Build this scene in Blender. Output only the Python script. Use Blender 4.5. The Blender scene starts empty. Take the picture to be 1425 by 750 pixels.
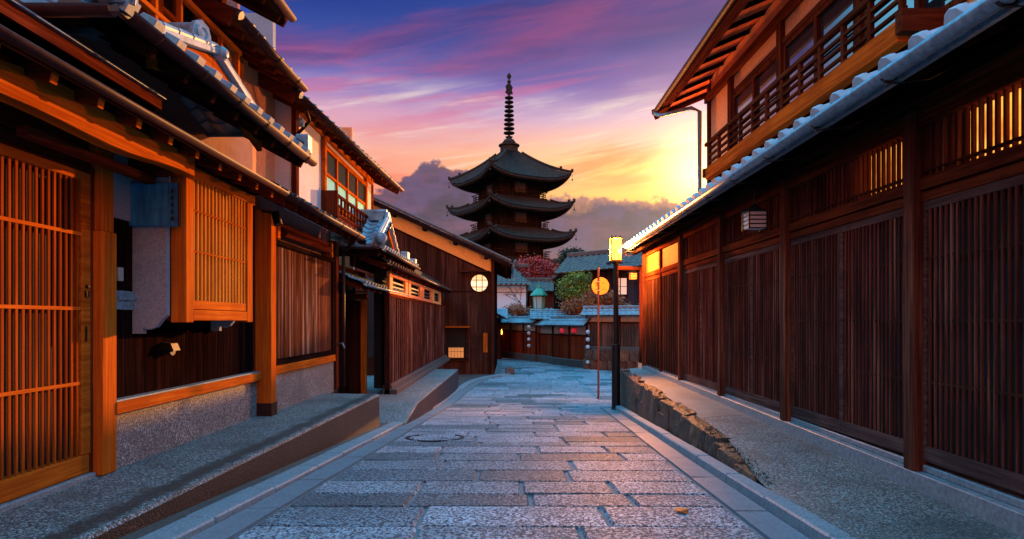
import bpy, math, random
from mathutils import Vector, Matrix
random.seed(7)
R = math.radians
sc = bpy.context.scene

# ------------------------------------------------------------------ camera
cam_d = bpy.data.cameras.new("camera"); cam = bpy.data.objects.new("camera", cam_d)
sc.collection.objects.link(cam); sc.camera = cam
cam.location = (0, 0, 1.0); cam.rotation_euler = (R(90), 0, 0)
cam_d.sensor_width = 36; cam_d.lens = 36*900/1425
cam_d.shift_x = 3.5/1425; cam_d.shift_y = 71/1425
cam_d.clip_start = 0.05; cam_d.clip_end = 3000

# ------------------------------------------------------------------ light, sky, exposure
SUN_AZ, SUN_EL = 26.0, 9.0
sun_d = bpy.data.lights.new("sun", 'SUN'); sun_o = bpy.data.objects.new("sun", sun_d)
sc.collection.objects.link(sun_o)
sun_d.energy = 3.2; sun_d.angle = R(0.6); sun_d.color = (1.0, 0.40, 0.12)
az, el = R(SUN_AZ), R(SUN_EL)
sdir = Vector((math.sin(az)*math.cos(el), math.cos(az)*math.cos(el), math.sin(el)))
sun_o.rotation_euler = (-sdir).to_track_quat('-Z', 'Y').to_euler()
sc.view_settings.view_transform = 'Standard'; sc.view_settings.look = 'None'
sc.view_settings.gamma = 1.0; sc.view_settings.use_curve_mapping = False
sc.view_settings.exposure = 1.0
EXPO = 2**1.0
sc.cycles.use_denoising = True
sc.cycles.max_bounces = 6; sc.cycles.diffuse_bounces = 4; sc.cycles.glossy_bounces = 3
sc.cycles.caustics_reflective = False; sc.cycles.caustics_refractive = False
sc.cycles.sample_clamp_indirect = 6

def lin(c):
    c = c/255.0
    return c/12.92 if c <= .04045 else ((c+.055)/1.055)**2.4
def RGB(r, g, b, k=1.0): return (lin(r)*k, lin(g)*k, lin(b)*k, 1)

w = bpy.data.worlds.new("World"); sc.world = w; w.use_nodes = True
nt = w.node_tree; nt.nodes.clear()
class G:
    """small node-graph helper"""
    def __init__(s, nt): s.nt = nt
    def n(s, t, **k):
        o = s.nt.nodes.new(t)
        for a, b in k.items(): setattr(o, a, b)
        return o
    def put(s, sock, v):
        if hasattr(v, 'is_linked') or isinstance(v, bpy.types.NodeSocket): s.nt.links.new(v, sock)
        else: sock.default_value = v
    def m(s, op, a, b=0.0, c=None, clamp=False):
        o = s.n('ShaderNodeMath', operation=op); o.use_clamp = clamp
        s.put(o.inputs[0], a); s.put(o.inputs[1], b)
        if c is not None: s.put(o.inputs[2], c)
        return o.outputs[0]
    def comb(s, x, y, z):
        o = s.n('ShaderNodeCombineXYZ')
        for i, v in enumerate((x, y, z)): s.put(o.inputs[i], v)
        return o.outputs[0]
    def noise(s, vec, scale=1.0, detail=4.0, rough=.55, dist=0.0):
        o = s.n('ShaderNodeTexNoise'); s.put(o.inputs['Vector'], vec)
        o.inputs['Scale'].default_value = scale; o.inputs['Detail'].default_value = detail
        o.inputs['Roughness'].default_value = rough; o.inputs['Distortion'].default_value = dist
        return o.outputs['Fac']
    def sstep(s, x, a, b):
        o = s.n('ShaderNodeMapRange', interpolation_type='SMOOTHSTEP')
        s.put(o.inputs[0], x); o.inputs[1].default_value = a; o.inputs[2].default_value = b
        return o.outputs[0]
    def ramp(s, x, stops, interp='LINEAR'):
        o = s.n('ShaderNodeValToRGB'); o.color_ramp.interpolation = interp
        e = o.color_ramp.elements
        while len(e) < len(stops): e.new(.5)
        for el, (p, c) in zip(e, stops):
            el.position = p; el.color = c if len(c) == 4 else (*c, 1)
        s.put(o.inputs[0], x); return o.outputs[0]
    def mix(s, f, a, b, blend='MIX'):
        o = s.n('ShaderNodeMix', data_type='RGBA', blend_type=blend)
        s.put(o.inputs[0], f); s.put(o.inputs[6], a); s.put(o.inputs[7], b)
        return o.outputs[2]

g = G(nt)
tc = g.n('ShaderNodeTexCoord')
sep = g.n('ShaderNodeSeparateXYZ'); nt.links.new(tc.outputs['Generated'], sep.inputs[0])
dx, dy, dz = sep.outputs
hyp = g.m('SQRT', g.m('ADD', g.m('MULTIPLY', dx, dx), g.m('MULTIPLY', dy, dy)))
v = g.m('DIVIDE', dz, g.m('MAXIMUM', hyp, .02))          # tan(elevation)
a = g.m('ARCTAN2', dx, dy)                                # azimuth, 0 = down the street
K = 1/EXPO
warp = g.noise(g.comb(g.m('MULTIPLY', a, 1.6), g.m('MULTIPLY', v, 7.0), 3.1), 1.3, 5, .6)
vw = g.m('ADD', v, g.m('MULTIPLY', g.m('SUBTRACT', warp, .5), .10))
vp = g.m('DIVIDE', vw, 1.0)
base_l = g.ramp(vp, [(0.0, RGB(120, 90, 130, K)), (.12, RGB(200, 110, 110, K)), (.20, RGB(250, 142, 104, K)), (.25, RGB(248, 170, 146, K)),
                     (.30, RGB(216, 158, 186, K)), (.36, RGB(124, 112, 186, K)), (.42, RGB(50, 72, 158, K)), (.50, RGB(22, 50, 140, K)),
                     (.60, RGB(40, 80, 170, K)), (.85, RGB(90, 160, 215, K)), (1.0, RGB(120, 200, 235, K))])
base_r = g.ramp(vp, [(0.0, RGB(150, 100, 110, K)), (.12, RGB(240, 150, 80, K)), (.18, RGB(255, 196, 84, K)), (.23, RGB(255, 214, 120, K)),
                     (.27, RGB(250, 196, 176, K)), (.32, RGB(222, 184, 206, K)), (.37, RGB(128, 92, 166, K)), (.44, RGB(46, 44, 126, K)),
                     (.60, RGB(40, 80, 170, K)), (.85, RGB(90, 160, 215, K)), (1.0, RGB(120, 200, 235, K))])
side = g.sstep(a, -.22, .30)
col = g.mix(side, base_l, base_r)
# long diagonal streak clouds: magenta-violet high, orange-pink lower
vt = g.m('SUBTRACT', v, g.m('MULTIPLY', a, .16))
st = g.noise(g.comb(g.m('MULTIPLY', a, 1.5), g.m('MULTIPLY', vt, 10.0), 9.3), .8, 5, .52, .5)
st2 = g.noise(g.comb(g.m('MULTIPLY', a, 2.6), g.m('MULTIPLY', vt, 22.0), 1.7), 1.0, 6, .6, .6)
bandhi = g.m('MULTIPLY', g.sstep(v, .345, .40), g.m('SUBTRACT', 1.0, g.sstep(v, .47, .56)))
m1 = g.m('MULTIPLY', g.sstep(st, .36, .58), bandhi)
ccol = g.mix(g.sstep(st2, .35, .65), RGB(66, 38, 112, K), RGB(150, 64, 118, K))
col = g.mix(g.m('MULTIPLY', m1, .85), col, ccol)
bandmd = g.m('MULTIPLY', g.sstep(v, .27, .33), g.m('SUBTRACT', 1.0, g.sstep(v, .36, .42)))
m2 = g.m('MULTIPLY', g.sstep(st2, .50, .68), bandmd)
col = g.mix(g.m('MULTIPLY', m2, .5), col, RGB(212, 92, 134, K))
bandlo = g.m('MULTIPLY', g.sstep(v, .19, .215), g.m('SUBTRACT', 1.0, g.sstep(v, .24, .31)))
m3 = g.m('MULTIPLY', g.sstep(st2, .46, .64), bandlo)
col = g.mix(g.m('MULTIPLY', m3, .75), col, RGB(248, 104, 70, K))
wisps = g.noise(g.comb(g.m('MULTIPLY', a, 3.5), g.m('MULTIPLY', vt, 34.0), 5.5), 1.0, 5, .6, .4)
m4 = g.m('MULTIPLY', g.sstep(wisps, .52, .75), g.m('MULTIPLY', g.sstep(v, .20, .24), g.m('SUBTRACT', 1.0, g.sstep(v, .33, .38))))
col = g.mix(g.m('MULTIPLY', m4, .6), col, RGB(255, 232, 214, K))
# sun glow low over the right-hand roofs
gd = Vector((.2956, 1.0, .234)).normalized()
dp = g.n('ShaderNodeVectorMath', operation='DOT_PRODUCT'); nt.links.new(tc.outputs['Generated'], dp.inputs[0]); dp.inputs[1].default_value = gd
dot = g.m('MAXIMUM', dp.outputs['Value'], 0)
glow1 = g.m('POWER', dot, 110.0); glow2 = g.m('POWER', dot, 900.0)
def addc(base, f, c):
    s_ = g.mix(1.0, base, g.mix(f, (0, 0, 0, 1), c), 'ADD'); return s_
ga = g.m('MULTIPLY', g.m('SUBTRACT', a, .27), 4.2); gv = g.m('MULTIPLY', g.m('SUBTRACT', v, .222), 22.0)
gl3 = g.m('POWER', 2.718, g.m('MULTIPLY', g.m('ADD', g.m('MULTIPLY', ga, ga), g.m('MULTIPLY', gv, gv)), -1.0))
col = addc(col, g.m('MULTIPLY', glow1, .22), (.60, .32, .02, 1))
col = addc(col, g.m('MULTIPLY', gl3, .38), (.42, .24, .04, 1))
col = addc(col, glow2, (1.3, .8, .32, 1))
# cloud bank low down with a cumulus head to the left of the pagoda
nb = g.noise(g.comb(g.m('MULTIPLY', a, 9.0), g.m('MULTIPLY', v, 9.0), 2.0), 2.2, 6, .62)
nb2 = g.noise(g.comb(g.m('MULTIPLY', a, 3.0), g.m('MULTIPLY', v, 11.0), 7.0), 2.0, 5, .6)
hump = g.m('MULTIPLY', g.m('POWER', 2.718, g.m('MULTIPLY', g.m('POWER', g.m('MULTIPLY', g.m('ADD', a, .105), 13.0), 2.0), -1.0)), .055)
top = g.m('ADD', g.m('ADD', .186, hump), g.m('MULTIPLY', g.m('SUBTRACT', nb, .5), .085))
bank = g.sstep(g.m('SUBTRACT', top, v), -.002, .006)
bcol = g.mix(g.sstep(nb2, .36, .66), RGB(54, 38, 72, K), RGB(116, 66, 98, K))
bcol = g.mix(g.m('MULTIPLY', g.sstep(nb, .45, .62), .5), bcol, RGB(92, 72, 124, K))
bcol = g.mix(g.m('MULTIPLY', g.m('SUBTRACT', 1.0, g.sstep(g.m('SUBTRACT', top, v), .0, .022)), g.m('MULTIPLY', side, .8)), bcol, RGB(235, 150, 110, K))
col = g.mix(g.m('MULTIPLY', bank, .97), col, bcol)
# sky behind the camera: warm afterglow low, clear cyan overhead
back = g.sstep(dy, .25, -.35)
bk = g.ramp(g.m('DIVIDE', v, 2.0), [(0, (.85, .20, .06)), (.20, (.90, .23, .09)), (.36, (.34, .42, .60)), (.55, (.12, .60, .98)), (1, (.10, .75, 1.25))])
col = g.mix(back, col, bk)
wst = g.m('MULTIPLY', g.sstep(a, -.42, -.56), g.m('MULTIPLY', g.sstep(v, .16, .28), g.m('SUBTRACT', 1.0, back)))  # bright cyan sky out of view, added for reflections in the right windows
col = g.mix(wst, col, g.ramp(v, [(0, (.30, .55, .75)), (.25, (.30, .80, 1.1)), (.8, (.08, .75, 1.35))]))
zen = g.sstep(dz, .52, .80)
col = g.mix(zen, col, (.07, .80, 1.45, 1))
low = g.sstep(dz, .0, -.06)
col = g.mix(low, col, (.05, .045, .05, 1))
sky = g.n('ShaderNodeTexSky'); sky.sky_type = 'NISHITA'; sky.sun_disc = False
sky.sun_elevation = el; sky.sun_rotation = az
bg1 = g.n('ShaderNodeBackground'); nt.links.new(sky.outputs[0], bg1.inputs[0]); bg1.inputs[1].default_value = 0.005
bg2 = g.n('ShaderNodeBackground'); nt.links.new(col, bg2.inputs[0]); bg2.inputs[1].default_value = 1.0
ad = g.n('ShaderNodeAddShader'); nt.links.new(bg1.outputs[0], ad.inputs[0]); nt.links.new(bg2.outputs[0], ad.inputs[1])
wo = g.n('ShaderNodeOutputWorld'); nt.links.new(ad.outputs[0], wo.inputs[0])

# ------------------------------------------------------------------ helpers
def at(px, py, Y):
    """a point of the place at depth Y that stands at this spot of the survey photograph"""
    return Vector(((px-709)/900*Y, Y, 1+(446-py)/900*Y))

class MB:
    def __init__(s): s.v = []; s.f = []
    def add(s, vs, fs):
        o = len(s.v); s.v += [Vector(p) for p in vs]; s.f += [tuple(i+o for i in f) for f in fs]
    def box(s, x0, x1, y0, y1, z0, z1):
        if x0 > x1: x0, x1 = x1, x0
        if y0 > y1: y0, y1 = y1, y0
        if z0 > z1: z0, z1 = z1, z0
        s.add([(x0,y0,z0),(x1,y0,z0),(x1,y1,z0),(x0,y1,z0),(x0,y0,z1),(x1,y0,z1),(x1,y1,z1),(x0,y1,z1)],
              [(0,3,2,1),(4,5,6,7),(0,1,5,4),(1,2,6,5),(2,3,7,6),(3,0,4,7)]); return s
    def hexa(s, P):
        s.add(P, [(0,3,2,1),(4,5,6,7),(0,1,5,4),(1,2,6,5),(2,3,7,6),(3,0,4,7)]); return s
    def bar(s, p, q, w, h, up=(0,0,1), off=0.0):
        """box of width w and height h along p-q; off shifts it along its own up"""
        p, q = Vector(p), Vector(q); d = (q-p).normalized(); up = Vector(up)
        if abs(d.dot(up)) > .98: up = Vector((0,1,0))
        sd = d.cross(up).normalized(); u = sd.cross(d).normalized()
        p = p+u*off; q = q+u*off
        a, b = sd*w/2, u*h/2
        s.hexa([p-a-b, p+a-b, q+a-b, q-a-b, p-a+b, p+a+b, q+a+b, q-a+b]); return s
    def tube(s, pts, r, n=8, cap=True):
        pts = [Vector(p) for p in pts]; rs = r if isinstance(r, (list, tuple)) else [r]*len(pts)
        o = len(s.v); up = Vector((0,0,1))
        for i, p in enumerate(pts):
            d = (pts[min(i+1, len(pts)-1)]-pts[max(i-1, 0)]).normalized()
            u = up if abs(d.dot(up)) < .95 else Vector((1,0,0))
            a = d.cross(u).normalized(); b = a.cross(d).normalized()
            for k in range(n):
                t = 2*math.pi*k/n; s.v.append(p+(a*math.cos(t)+b*math.sin(t))*rs[i])
        for i in range(len(pts)-1):
            for k in range(n):
                k2 = (k+1) % n
                s.f.append((o+i*n+k, o+i*n+k2, o+(i+1)*n+k2, o+(i+1)*n+k))
        if cap:
            s.f.append(tuple(o+k for k in range(n))[::-1]); m_ = o+(len(pts)-1)*n
            s.f.append(tuple(m_+k for k in range(n)))
        return s
    def trough(s, p, q, r, n=8, th=.006):
        """half-round gutter, open upward"""
        p, q = Vector(p), Vector(q); d = (q-p).normalized(); u = Vector((0,0,1)); a = d.cross(u).normalized()
        ring = [(-math.cos(math.pi*k/n)*r, -math.sin(math.pi*k/n)*r) for k in range(n+1)]
        ring += [(math.cos(math.pi*k/n)*(r-th), -math.sin(math.pi*k/n)*(r-th)) for k in range(n+1)]
        o = len(s.v); m_ = len(ring)
        for P in (p, q):
            for (x, z) in ring: s.v.append(P+a*x+u*z)
        for k in range(m_):
            k2 = (k+1) % m_; s.f.append((o+k, o+k2, o+m_+k2, o+m_+k))
        for b_ in (0, m_):
            for k in range(n): s.f.append((o+b_+k, o+b_+k+1, o+b_+2*n-k, o+b_+2*n+1-k))
        return s
    def prism(s, poly, d):
        """closed polygon (3-D points) pushed along d"""
        n = len(poly); d = Vector(d); P = [Vector(p) for p in poly]
        s.add(P+[p+d for p in P], [tuple(range(n))[::-1], tuple(range(n, 2*n))]+[(i, (i+1) % n, n+(i+1) % n, n+i) for i in range(n)]); return s
    def lathe(s, c, prof, n=16, ax=(0,0,1)):
        """prof = (radius, height) pairs about a vertical axis through c"""
        c = Vector(c); o = len(s.v); ax = Vector(ax)
        q = Vector((0,0,1)).rotation_difference(ax)
        for (r, h) in prof:
            for k in range(n):
                t = 2*math.pi*k/n; s.v.append(c+q@Vector((r*math.cos(t), r*math.sin(t), h)))
        for i in range(len(prof)-1):
            for k in range(n):
                k2 = (k+1) % n; s.f.append((o+i*n+k, o+i*n+k2, o+(i+1)*n+k2, o+(i+1)*n+k))
        s.f.append(tuple(o+k for k in range(n))[::-1]); m_ = o+(len(prof)-1)*n
        s.f.append(tuple(m_+k for k in range(n))); return s

ORG = {}
def root_of(o):
    while o.parent: o = o.parent
    return o
def link(o): sc.collection.objects.link(o); return o
def tagp(o, label=None, cat=None, group=None, kind=None):
    for k, val in (('label', label), ('category', cat), ('group', group), ('kind', kind)):
        if val: o[k] = val
    return o
def thing(name, label, cat, loc, group=None):
    o = link(bpy.data.objects.new(name, None)); o.location = loc; o.empty_display_size = .2
    ORG[o.name] = Vector(loc); return tagp(o, label, cat, group)
def part(name, mb, mat, parent=None, smooth=False, bevel=0.0, label=None, loc=None):
    me = bpy.data.meshes.new(name)
    if parent is not None: off = ORG[root_of(parent).name]
    else: off = Vector(loc) if loc is not None else Vector((0,0,0))
    me.from_pydata([tuple(p-off) for p in mb.v], [], mb.f)
    import bmesh
    bm = bmesh.new(); bm.from_mesh(me); bmesh.ops.recalc_face_normals(bm, faces=bm.faces); bm.to_mesh(me); bm.free()
    me.materials.append(mat)
    if smooth:
        for p in me.polygons: p.use_smooth = True
    o = link(bpy.data.objects.new(name, me))
    if parent is not None: o.parent = parent
    else: o.location = off; ORG[o.name] = off
    if bevel:
        b = o.modifiers.new('bevel', 'BEVEL'); b.width = bevel; b.segments = 1; b.limit_method = 'ANGLE'
    if label: o['label'] = label
    return o
def single(name, mb, mat, label, cat, loc, group=None, **k):
    return tagp(part(name, mb, mat, None, loc=loc, **k), label, cat, group)
def struct(name, mb, mat, **k):
    o = part(name, mb, mat, None, **k); o['kind'] = 'structure'; return o
def copy_tree(o, parent=None):
    c = link(o.copy()); c.parent = parent
    for ch in [x for x in sc.objects if x.parent == o]: copy_tree(ch, c)
    return c

# ------------------------------------------------------------------ materials
def mat_new(name):
    m = bpy.data.materials.new(name); m.use_nodes = True
    nt = m.node_tree; nt.nodes.clear(); g = G(nt)
    out = g.n('ShaderNodeOutputMaterial'); b = g.n('ShaderNodeBsdfPrincipled'); nt.links.new(b.outputs[0], out.inputs[0])
    tc = g.n('ShaderNodeTexCoord'); return m, g, b, tc.outputs['Object']
def mapping(g, vec, scale, loc=(0,0,0)):
    mp = g.n('ShaderNodeMapping'); g.put(mp.inputs[0], vec); mp.inputs['Scale'].default_value = scale; mp.inputs['Location'].default_value = loc
    return mp.outputs[0]
def bump(g, b, h, strength=.3, dist=.01):
    bp = g.n('ShaderNodeBump'); bp.inputs['Strength'].default_value = strength; bp.inputs['Distance'].default_value = dist
    g.put(bp.inputs['Height'], h); g.nt.links.new(bp.outputs[0], b.inputs['Normal'])
def wood(name, c1, c2, axis='z', plank=None, rough=.6, wear_glint=None, spec=0.0, gs=1.0, island=False):
    """grain runs along axis; plank = (axis letter, width) gives every board its own tone; wear = pale weathered colour, on the right slats also painted highlights"""
    m, g, b, oc = mat_new(name)
    s = {'x': (1.2, 34, 34), 'y': (34, 1.2, 34), 'z': (34, 34, 1.2)}[axis]
    n1 = g.noise(mapping(g, oc, tuple(x*gs for x in s)), 1, 7, .68, .6)
    n2 = g.noise(oc, 1.7, 4, .6)
    c = g.mix(g.sstep(n1, .34, .68), c2, c1)
    c = g.mix(g.m('MULTIPLY', g.sstep(n2, .40, .70), .6), c, c2)
    sp = g.n('ShaderNodeSeparateXYZ'); g.put(sp.inputs[0], oc)
    if plank:
        q_ = g.m('DIVIDE', sp.outputs['xyz'.index(plank[0])], plank[1]); k = g.m('FLOOR', q_)
        wn = g.n('ShaderNodeTexWhiteNoise', noise_dimensions='1D'); g.put(wn.inputs['W'], g.m('ADD', k, .37))
        c = g.mix(g.m('MULTIPLY', wn.outputs['Value'], .62), c, tuple(x*.38 for x in c2[:3])+(1,))
    if island:
        geo = g.n('ShaderNodeNewGeometry'); c = g.mix(g.m('MULTIPLY', geo.outputs['Random Per Island'], .6), c, tuple(x*.5 for x in c2[:3])+(1,))
    st_ = g.noise(mapping(g, oc, tuple(x*.22*gs for x in s), (3, 7, 1)), 1, 4, .6)
    c = g.mix(g.m('MULTIPLY', g.sstep(st_, .50, .66), .6), c, tuple(x*.5 for x in c2[:3])+(1,))
    if wear_glint:
        n3 = g.noise(mapping(g, oc, tuple(x*.35*gs for x in s)), 1, 6, .7)
        c = g.mix(g.m('MULTIPLY', g.sstep(n3, .52, .70), .75), c, wear_glint)
    if plank:
        fr = g.m('ABSOLUTE', g.m('SUBTRACT', g.m('FRACT', q_), .5))
        gp = g.sstep(fr, .5-.0065/plank[1], .5-.002/plank[1]); c = g.mix(g.m('MULTIPLY', gp, .9), c, (.004, .003, .003, 1))
    g.put(b.inputs['Base Color'], c)
    g.put(b.inputs['Roughness'], g.m('ADD', rough-.1, g.m('MULTIPLY', n1, .25)))
    b.inputs['Specular IOR Level'].default_value = spec
    bump(g, b, n1, .35, .004); return m
def C(*a): return RGB(*a)
def plain(name, col, rough=.5, metal=0.0, nscale=14, var=.25, bmp=.15, spec=.5):
    m, g, b, oc = mat_new(name)
    n = g.noise(oc, nscale, 5, .6); n2 = g.noise(oc, nscale*.12, 3, .6)
    dk = tuple(x*(1-var) for x in col[:3])+(1,); lt = tuple(min(1, x*(1+var*.6)) for x in col[:3])+(1,)
    c = g.mix(g.sstep(n, .3, .7), dk, lt); c = g.mix(g.m('MULTIPLY', g.sstep(n2, .4, .7), .4), c, dk)
    g.put(b.inputs['Base Color'], c); b.inputs['Metallic'].default_value = metal
    g.put(b.inputs['Roughness'], g.m('ADD', rough-.08, g.m('MULTIPLY', n2, .2)))
    b.inputs['Specular IOR Level'].default_value = spec
    bump(g, b, n, bmp, .004); return m
def emis(name, col, strength):
    m, g, b, oc = mat_new(name)
    b.inputs['Base Color'].default_value = (*col[:3], 1); b.inputs['Emission Color'].default_value = (*col[:3], 1)
    b.inputs['Emission Strength'].default_value = strength; return m
def plank_mat(name, c1, c2, gap_axis, width, **k): return wood(name, c1, c2, 'z', (gap_axis, width), **k)

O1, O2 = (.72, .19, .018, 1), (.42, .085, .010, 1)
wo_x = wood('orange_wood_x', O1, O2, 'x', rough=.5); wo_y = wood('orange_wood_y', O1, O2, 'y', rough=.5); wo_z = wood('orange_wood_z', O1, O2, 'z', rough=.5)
B1, B2 = (.10, .030, .016, 1), (.032, .011, .008, 1)
wb_x = wood('brown_wood_x', B1, B2, 'x'); wb_y = wood('brown_wood_y', B1, B2, 'y'); wb_z = wood('brown_wood_z', B1, B2, 'z')
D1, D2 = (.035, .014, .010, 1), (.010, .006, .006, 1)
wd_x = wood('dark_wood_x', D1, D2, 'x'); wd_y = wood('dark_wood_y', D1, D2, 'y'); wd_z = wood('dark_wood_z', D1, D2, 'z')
M1, M2 = (.20, .042, .015, 1), (.070, .015, .008, 1)
wm_x = wood('red_brown_wood_x', M1, M2, 'x'); wm_y = wood('red_brown_wood_y', M1, M2, 'y'); wm_z = wood('red_brown_wood_z', M1, M2, 'z')
boards_dark = wood('dark_wall_boards', (.028, .010, .008, 1), (.008, .004, .004, 1), 'z', ('y', .14), wear_glint=(.05, .022, .020, 1), rough=.6, spec=0.0)
boards_weather = wood('weathered_boards', (.26, .095, .048, 1), (.060, .022, .014, 1), 'z', ('y', .125), wear_glint=(.46, .34, .30, 1), rough=.6, gs=.8, spec=0.0)
boards_purple = wood('purple_brown_boards', (.17, .070, .058, 1), (.045, .018, .016, 1), 'z', ('y', .17), wear_glint=(.34, .24, .23, 1), rough=.6, spec=0.0)
boards_gable = wood('gable_boards', (.14, .056, .036, 1), (.038, .016, .012, 1), 'z', ('x', .16), rough=.6, gs=.6)
boards_red = wood('red_fence_boards', (.60, .085, .030, 1), (.28, .036, .014, 1), 'z', ('x', .14), rough=.5, gs=.5)
boards_blue = wood('slate_boards', (.10, .085, .11, 1), (.045, .04, .055, 1), 'z', ('x', .3), rough=.6, gs=.5)
slat_r = wood('right_lattice_slats', (.27, .070, .045, 1), (.060, .018, .015, 1), 'z', rough=.6, wear_glint=(.36, .15, .09, 1), island=True)  # pale blotches paint wear and orange-lit highlights on the slats
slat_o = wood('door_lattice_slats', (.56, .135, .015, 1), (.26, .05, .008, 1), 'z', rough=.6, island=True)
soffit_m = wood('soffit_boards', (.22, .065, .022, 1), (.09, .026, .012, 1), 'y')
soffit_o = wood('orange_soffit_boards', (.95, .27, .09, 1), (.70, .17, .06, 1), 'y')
balc_y = wood('balcony_beam_wood', (.80, .13, .012, 1), (.42, .055, .008, 1), 'y')
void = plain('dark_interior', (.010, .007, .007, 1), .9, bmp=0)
plaster_w = plain('white_plaster', (.66, .64, .66, 1), .85, var=.10, nscale=30)
plaster_b = plain('blue_grey_plaster', (.30, .36, .42, 1), .85, var=.25, nscale=60, bmp=.4)
plaster_p = plain('pink_sand_plaster', (.36, .17, .14, 1), .9, var=.35, nscale=90, bmp=.5)
plaster_y = plain('yellow_plaster', (.88, .52, .16, 1), .85, var=.12, nscale=20)
plaster_o = plain('ochre_plaster', (.82, .32, .13, 1), .85, var=.15, nscale=20)
copper = plain('brown_copper', (.050, .018, .016, 1), .5, 0.0, var=.3, nscale=20, bmp=.05, spec=.12)
steelblue = plain('weathered_gutter_metal', (.20, .33, .42, 1), .35, .2, nscale=24, var=.35, bmp=.06)
iron = plain('black_iron', (.018, .016, .016, 1), .4, .5, var=.2)
rust = plain('rusty_red_iron', (.12, .028, .018, 1), .5, .3, var=.3)
def tile_mat(name, c1, c2, rough=.38, moss=None, spec=.5):
    m, g, b, oc = mat_new(name)
    n = g.noise(oc, 9, 6, .65); n2 = g.noise(oc, 2.2, 4, .6)
    vo = g.n('ShaderNodeTexVoronoi'); g.put(vo.inputs['Vector'], oc); vo.inputs['Scale'].default_value = 3.8
    sp = g.n('ShaderNodeSeparateColor'); g.put(sp.inputs[0], vo.outputs['Color'])
    c = g.mix(g.sstep(n, .3, .7), c2, c1); c = g.mix(g.m('MULTIPLY', sp.outputs[0], .5), c, c2)
    if moss: c = g.mix(g.m('MULTIPLY', g.sstep(n2, .45, .7), .7), c, moss)
    g.put(b.inputs['Base Color'], c); g.put(b.inputs['Roughness'], g.m('ADD', rough-.1, g.m('MULTIPLY', n, .3)))
    b.inputs['Specular IOR Level'].default_value = spec
    bump(g, b, n, .2, .006); return m
tile_l = tile_mat('pale_blue_tiles', (.30, .46, .56, 1), (.14, .24, .32, 1))
tile_d = tile_mat('dark_tiles', (.07, .075, .078, 1), (.03, .034, .036, 1), moss=(.06, .066, .03, 1))
tile_g = tile_mat('grey_tiles', (.15, .118, .10, 1), (.055, .046, .042, 1), .6, moss=(.12, .12, .08, 1))
tile_pg = tile_mat('pagoda_tiles', (.085, .078, .068, 1), (.030, .028, .026, 1), .8, spec=0.0)
def agg(name, c, speck, sc_=150, stain=None, band=None, two=None):
    m, g, b, oc = mat_new(name)
    vo = g.n('ShaderNodeTexVoronoi'); g.put(vo.inputs['Vector'], oc); vo.inputs['Scale'].default_value = sc_*.85
    sp = g.n('ShaderNodeSeparateColor'); g.put(sp.inputs[0], vo.outputs['Color'])
    n = g.noise(oc, sc_*.5, 3, .7); n2 = g.noise(oc, 1.3, 5, .65)
    c1 = tuple(x*.22 for x in c[:3])+(1,)
    col = g.mix(g.m('POWER', sp.outputs[0], 2.6), c1, speck)
    col = g.mix(.22, col, c)
    col = g.mix(g.m('MULTIPLY', g.sstep(n2, .42, .70), .7), col, stain or c1)
    sx = g.n('ShaderNodeSeparateXYZ'); g.put(sx.inputs[0], oc)
    if band:      # dark mossy drip line kept along the worn edge  x = a + b*y
        e = g.m('SUBTRACT', g.m('ADD', band[0], g.m('MULTIPLY', sx.outputs[1], band[1])), sx.outputs[0])
        e = g.m('ADD', e, g.m('MULTIPLY', g.m('SUBTRACT', g.noise(oc, 5, 5, .7), .5), .22))
        k_ = g.m('MULTIPLY', g.sstep(e, .02, .07), g.m('SUBTRACT', 1.0, g.sstep(e, .14, .24)))
        col = g.mix(g.m('MULTIPLY', k_, .85), col, (.020, .017, .010, 1))
    if two:       # an older, smoother bay of paving beyond a slanting joint
        e = g.m('SUBTRACT', sx.outputs[1], g.m('ADD', two[0], g.m('MULTIPLY', sx.outputs[0], two[1])))
        col = g.mix(g.m('MULTIPLY', g.sstep(e, -.01, .02), .8), col, g.mix(g.sstep(n2, .35, .65), two[2], two[3]))
        jn = g.m('MULTIPLY', g.sstep(e, -.03, -.01), g.m('SUBTRACT', 1.0, g.sstep(e, .0, .02))); col = g.mix(g.m('MULTIPLY', jn, .8), col, (.02, .016, .012, 1))
    g.put(b.inputs['Base Color'], col); b.inputs['Roughness'].default_value = .55; b.inputs['Specular IOR Level'].default_value = .6
    bump(g, b, g.m('SUBTRACT', 1.0, vo.outputs['Distance']), .5, .008); return m
conc_l = agg('aggregate_concrete', (.10, .12, .12, 1), (.55, .60, .60, 1), 120, (.05, .055, .045, 1), band=(-2.24, .033))
conc_pl = agg('aggregate_plinth', (.16, .18, .20, 1), (.70, .74, .80, 1), 120, (.09, .10, .12, 1))
conc_r = agg('aggregate_pavement', (.09, .11, .11, 1), (.55, .60, .58, 1), 120, (.045, .055, .05, 1), two=(6.2, .5, (.20, .17, .15, 1), (.30, .27, .25, 1)))
conc_face = agg('stained_concrete_face', (.040, .016, .011, 1), (.11, .050, .035, 1), 110, (.014, .007, .006, 1))
step_top = agg('step_top_aggregate', (.13, .155, .16, 1), (.5, .55, .55, 1), 100, (.07, .08, .075, 1))
tile_r = tile_mat('frosty_blue_tiles', (.52, .66, .74, 1), (.30, .42, .50, 1))
granite = plain('kerb_granite', (.26, .30, .33, 1), .5, nscale=60, var=.4, bmp=.4)
granite_d = plain('worn_step_stone', (.11, .08, .07, 1), .6, nscale=40, var=.45, bmp=.4)
mortar = plain('mortar', (.20, .18, .185, 1), .75, nscale=70, var=.5, bmp=.5)
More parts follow.
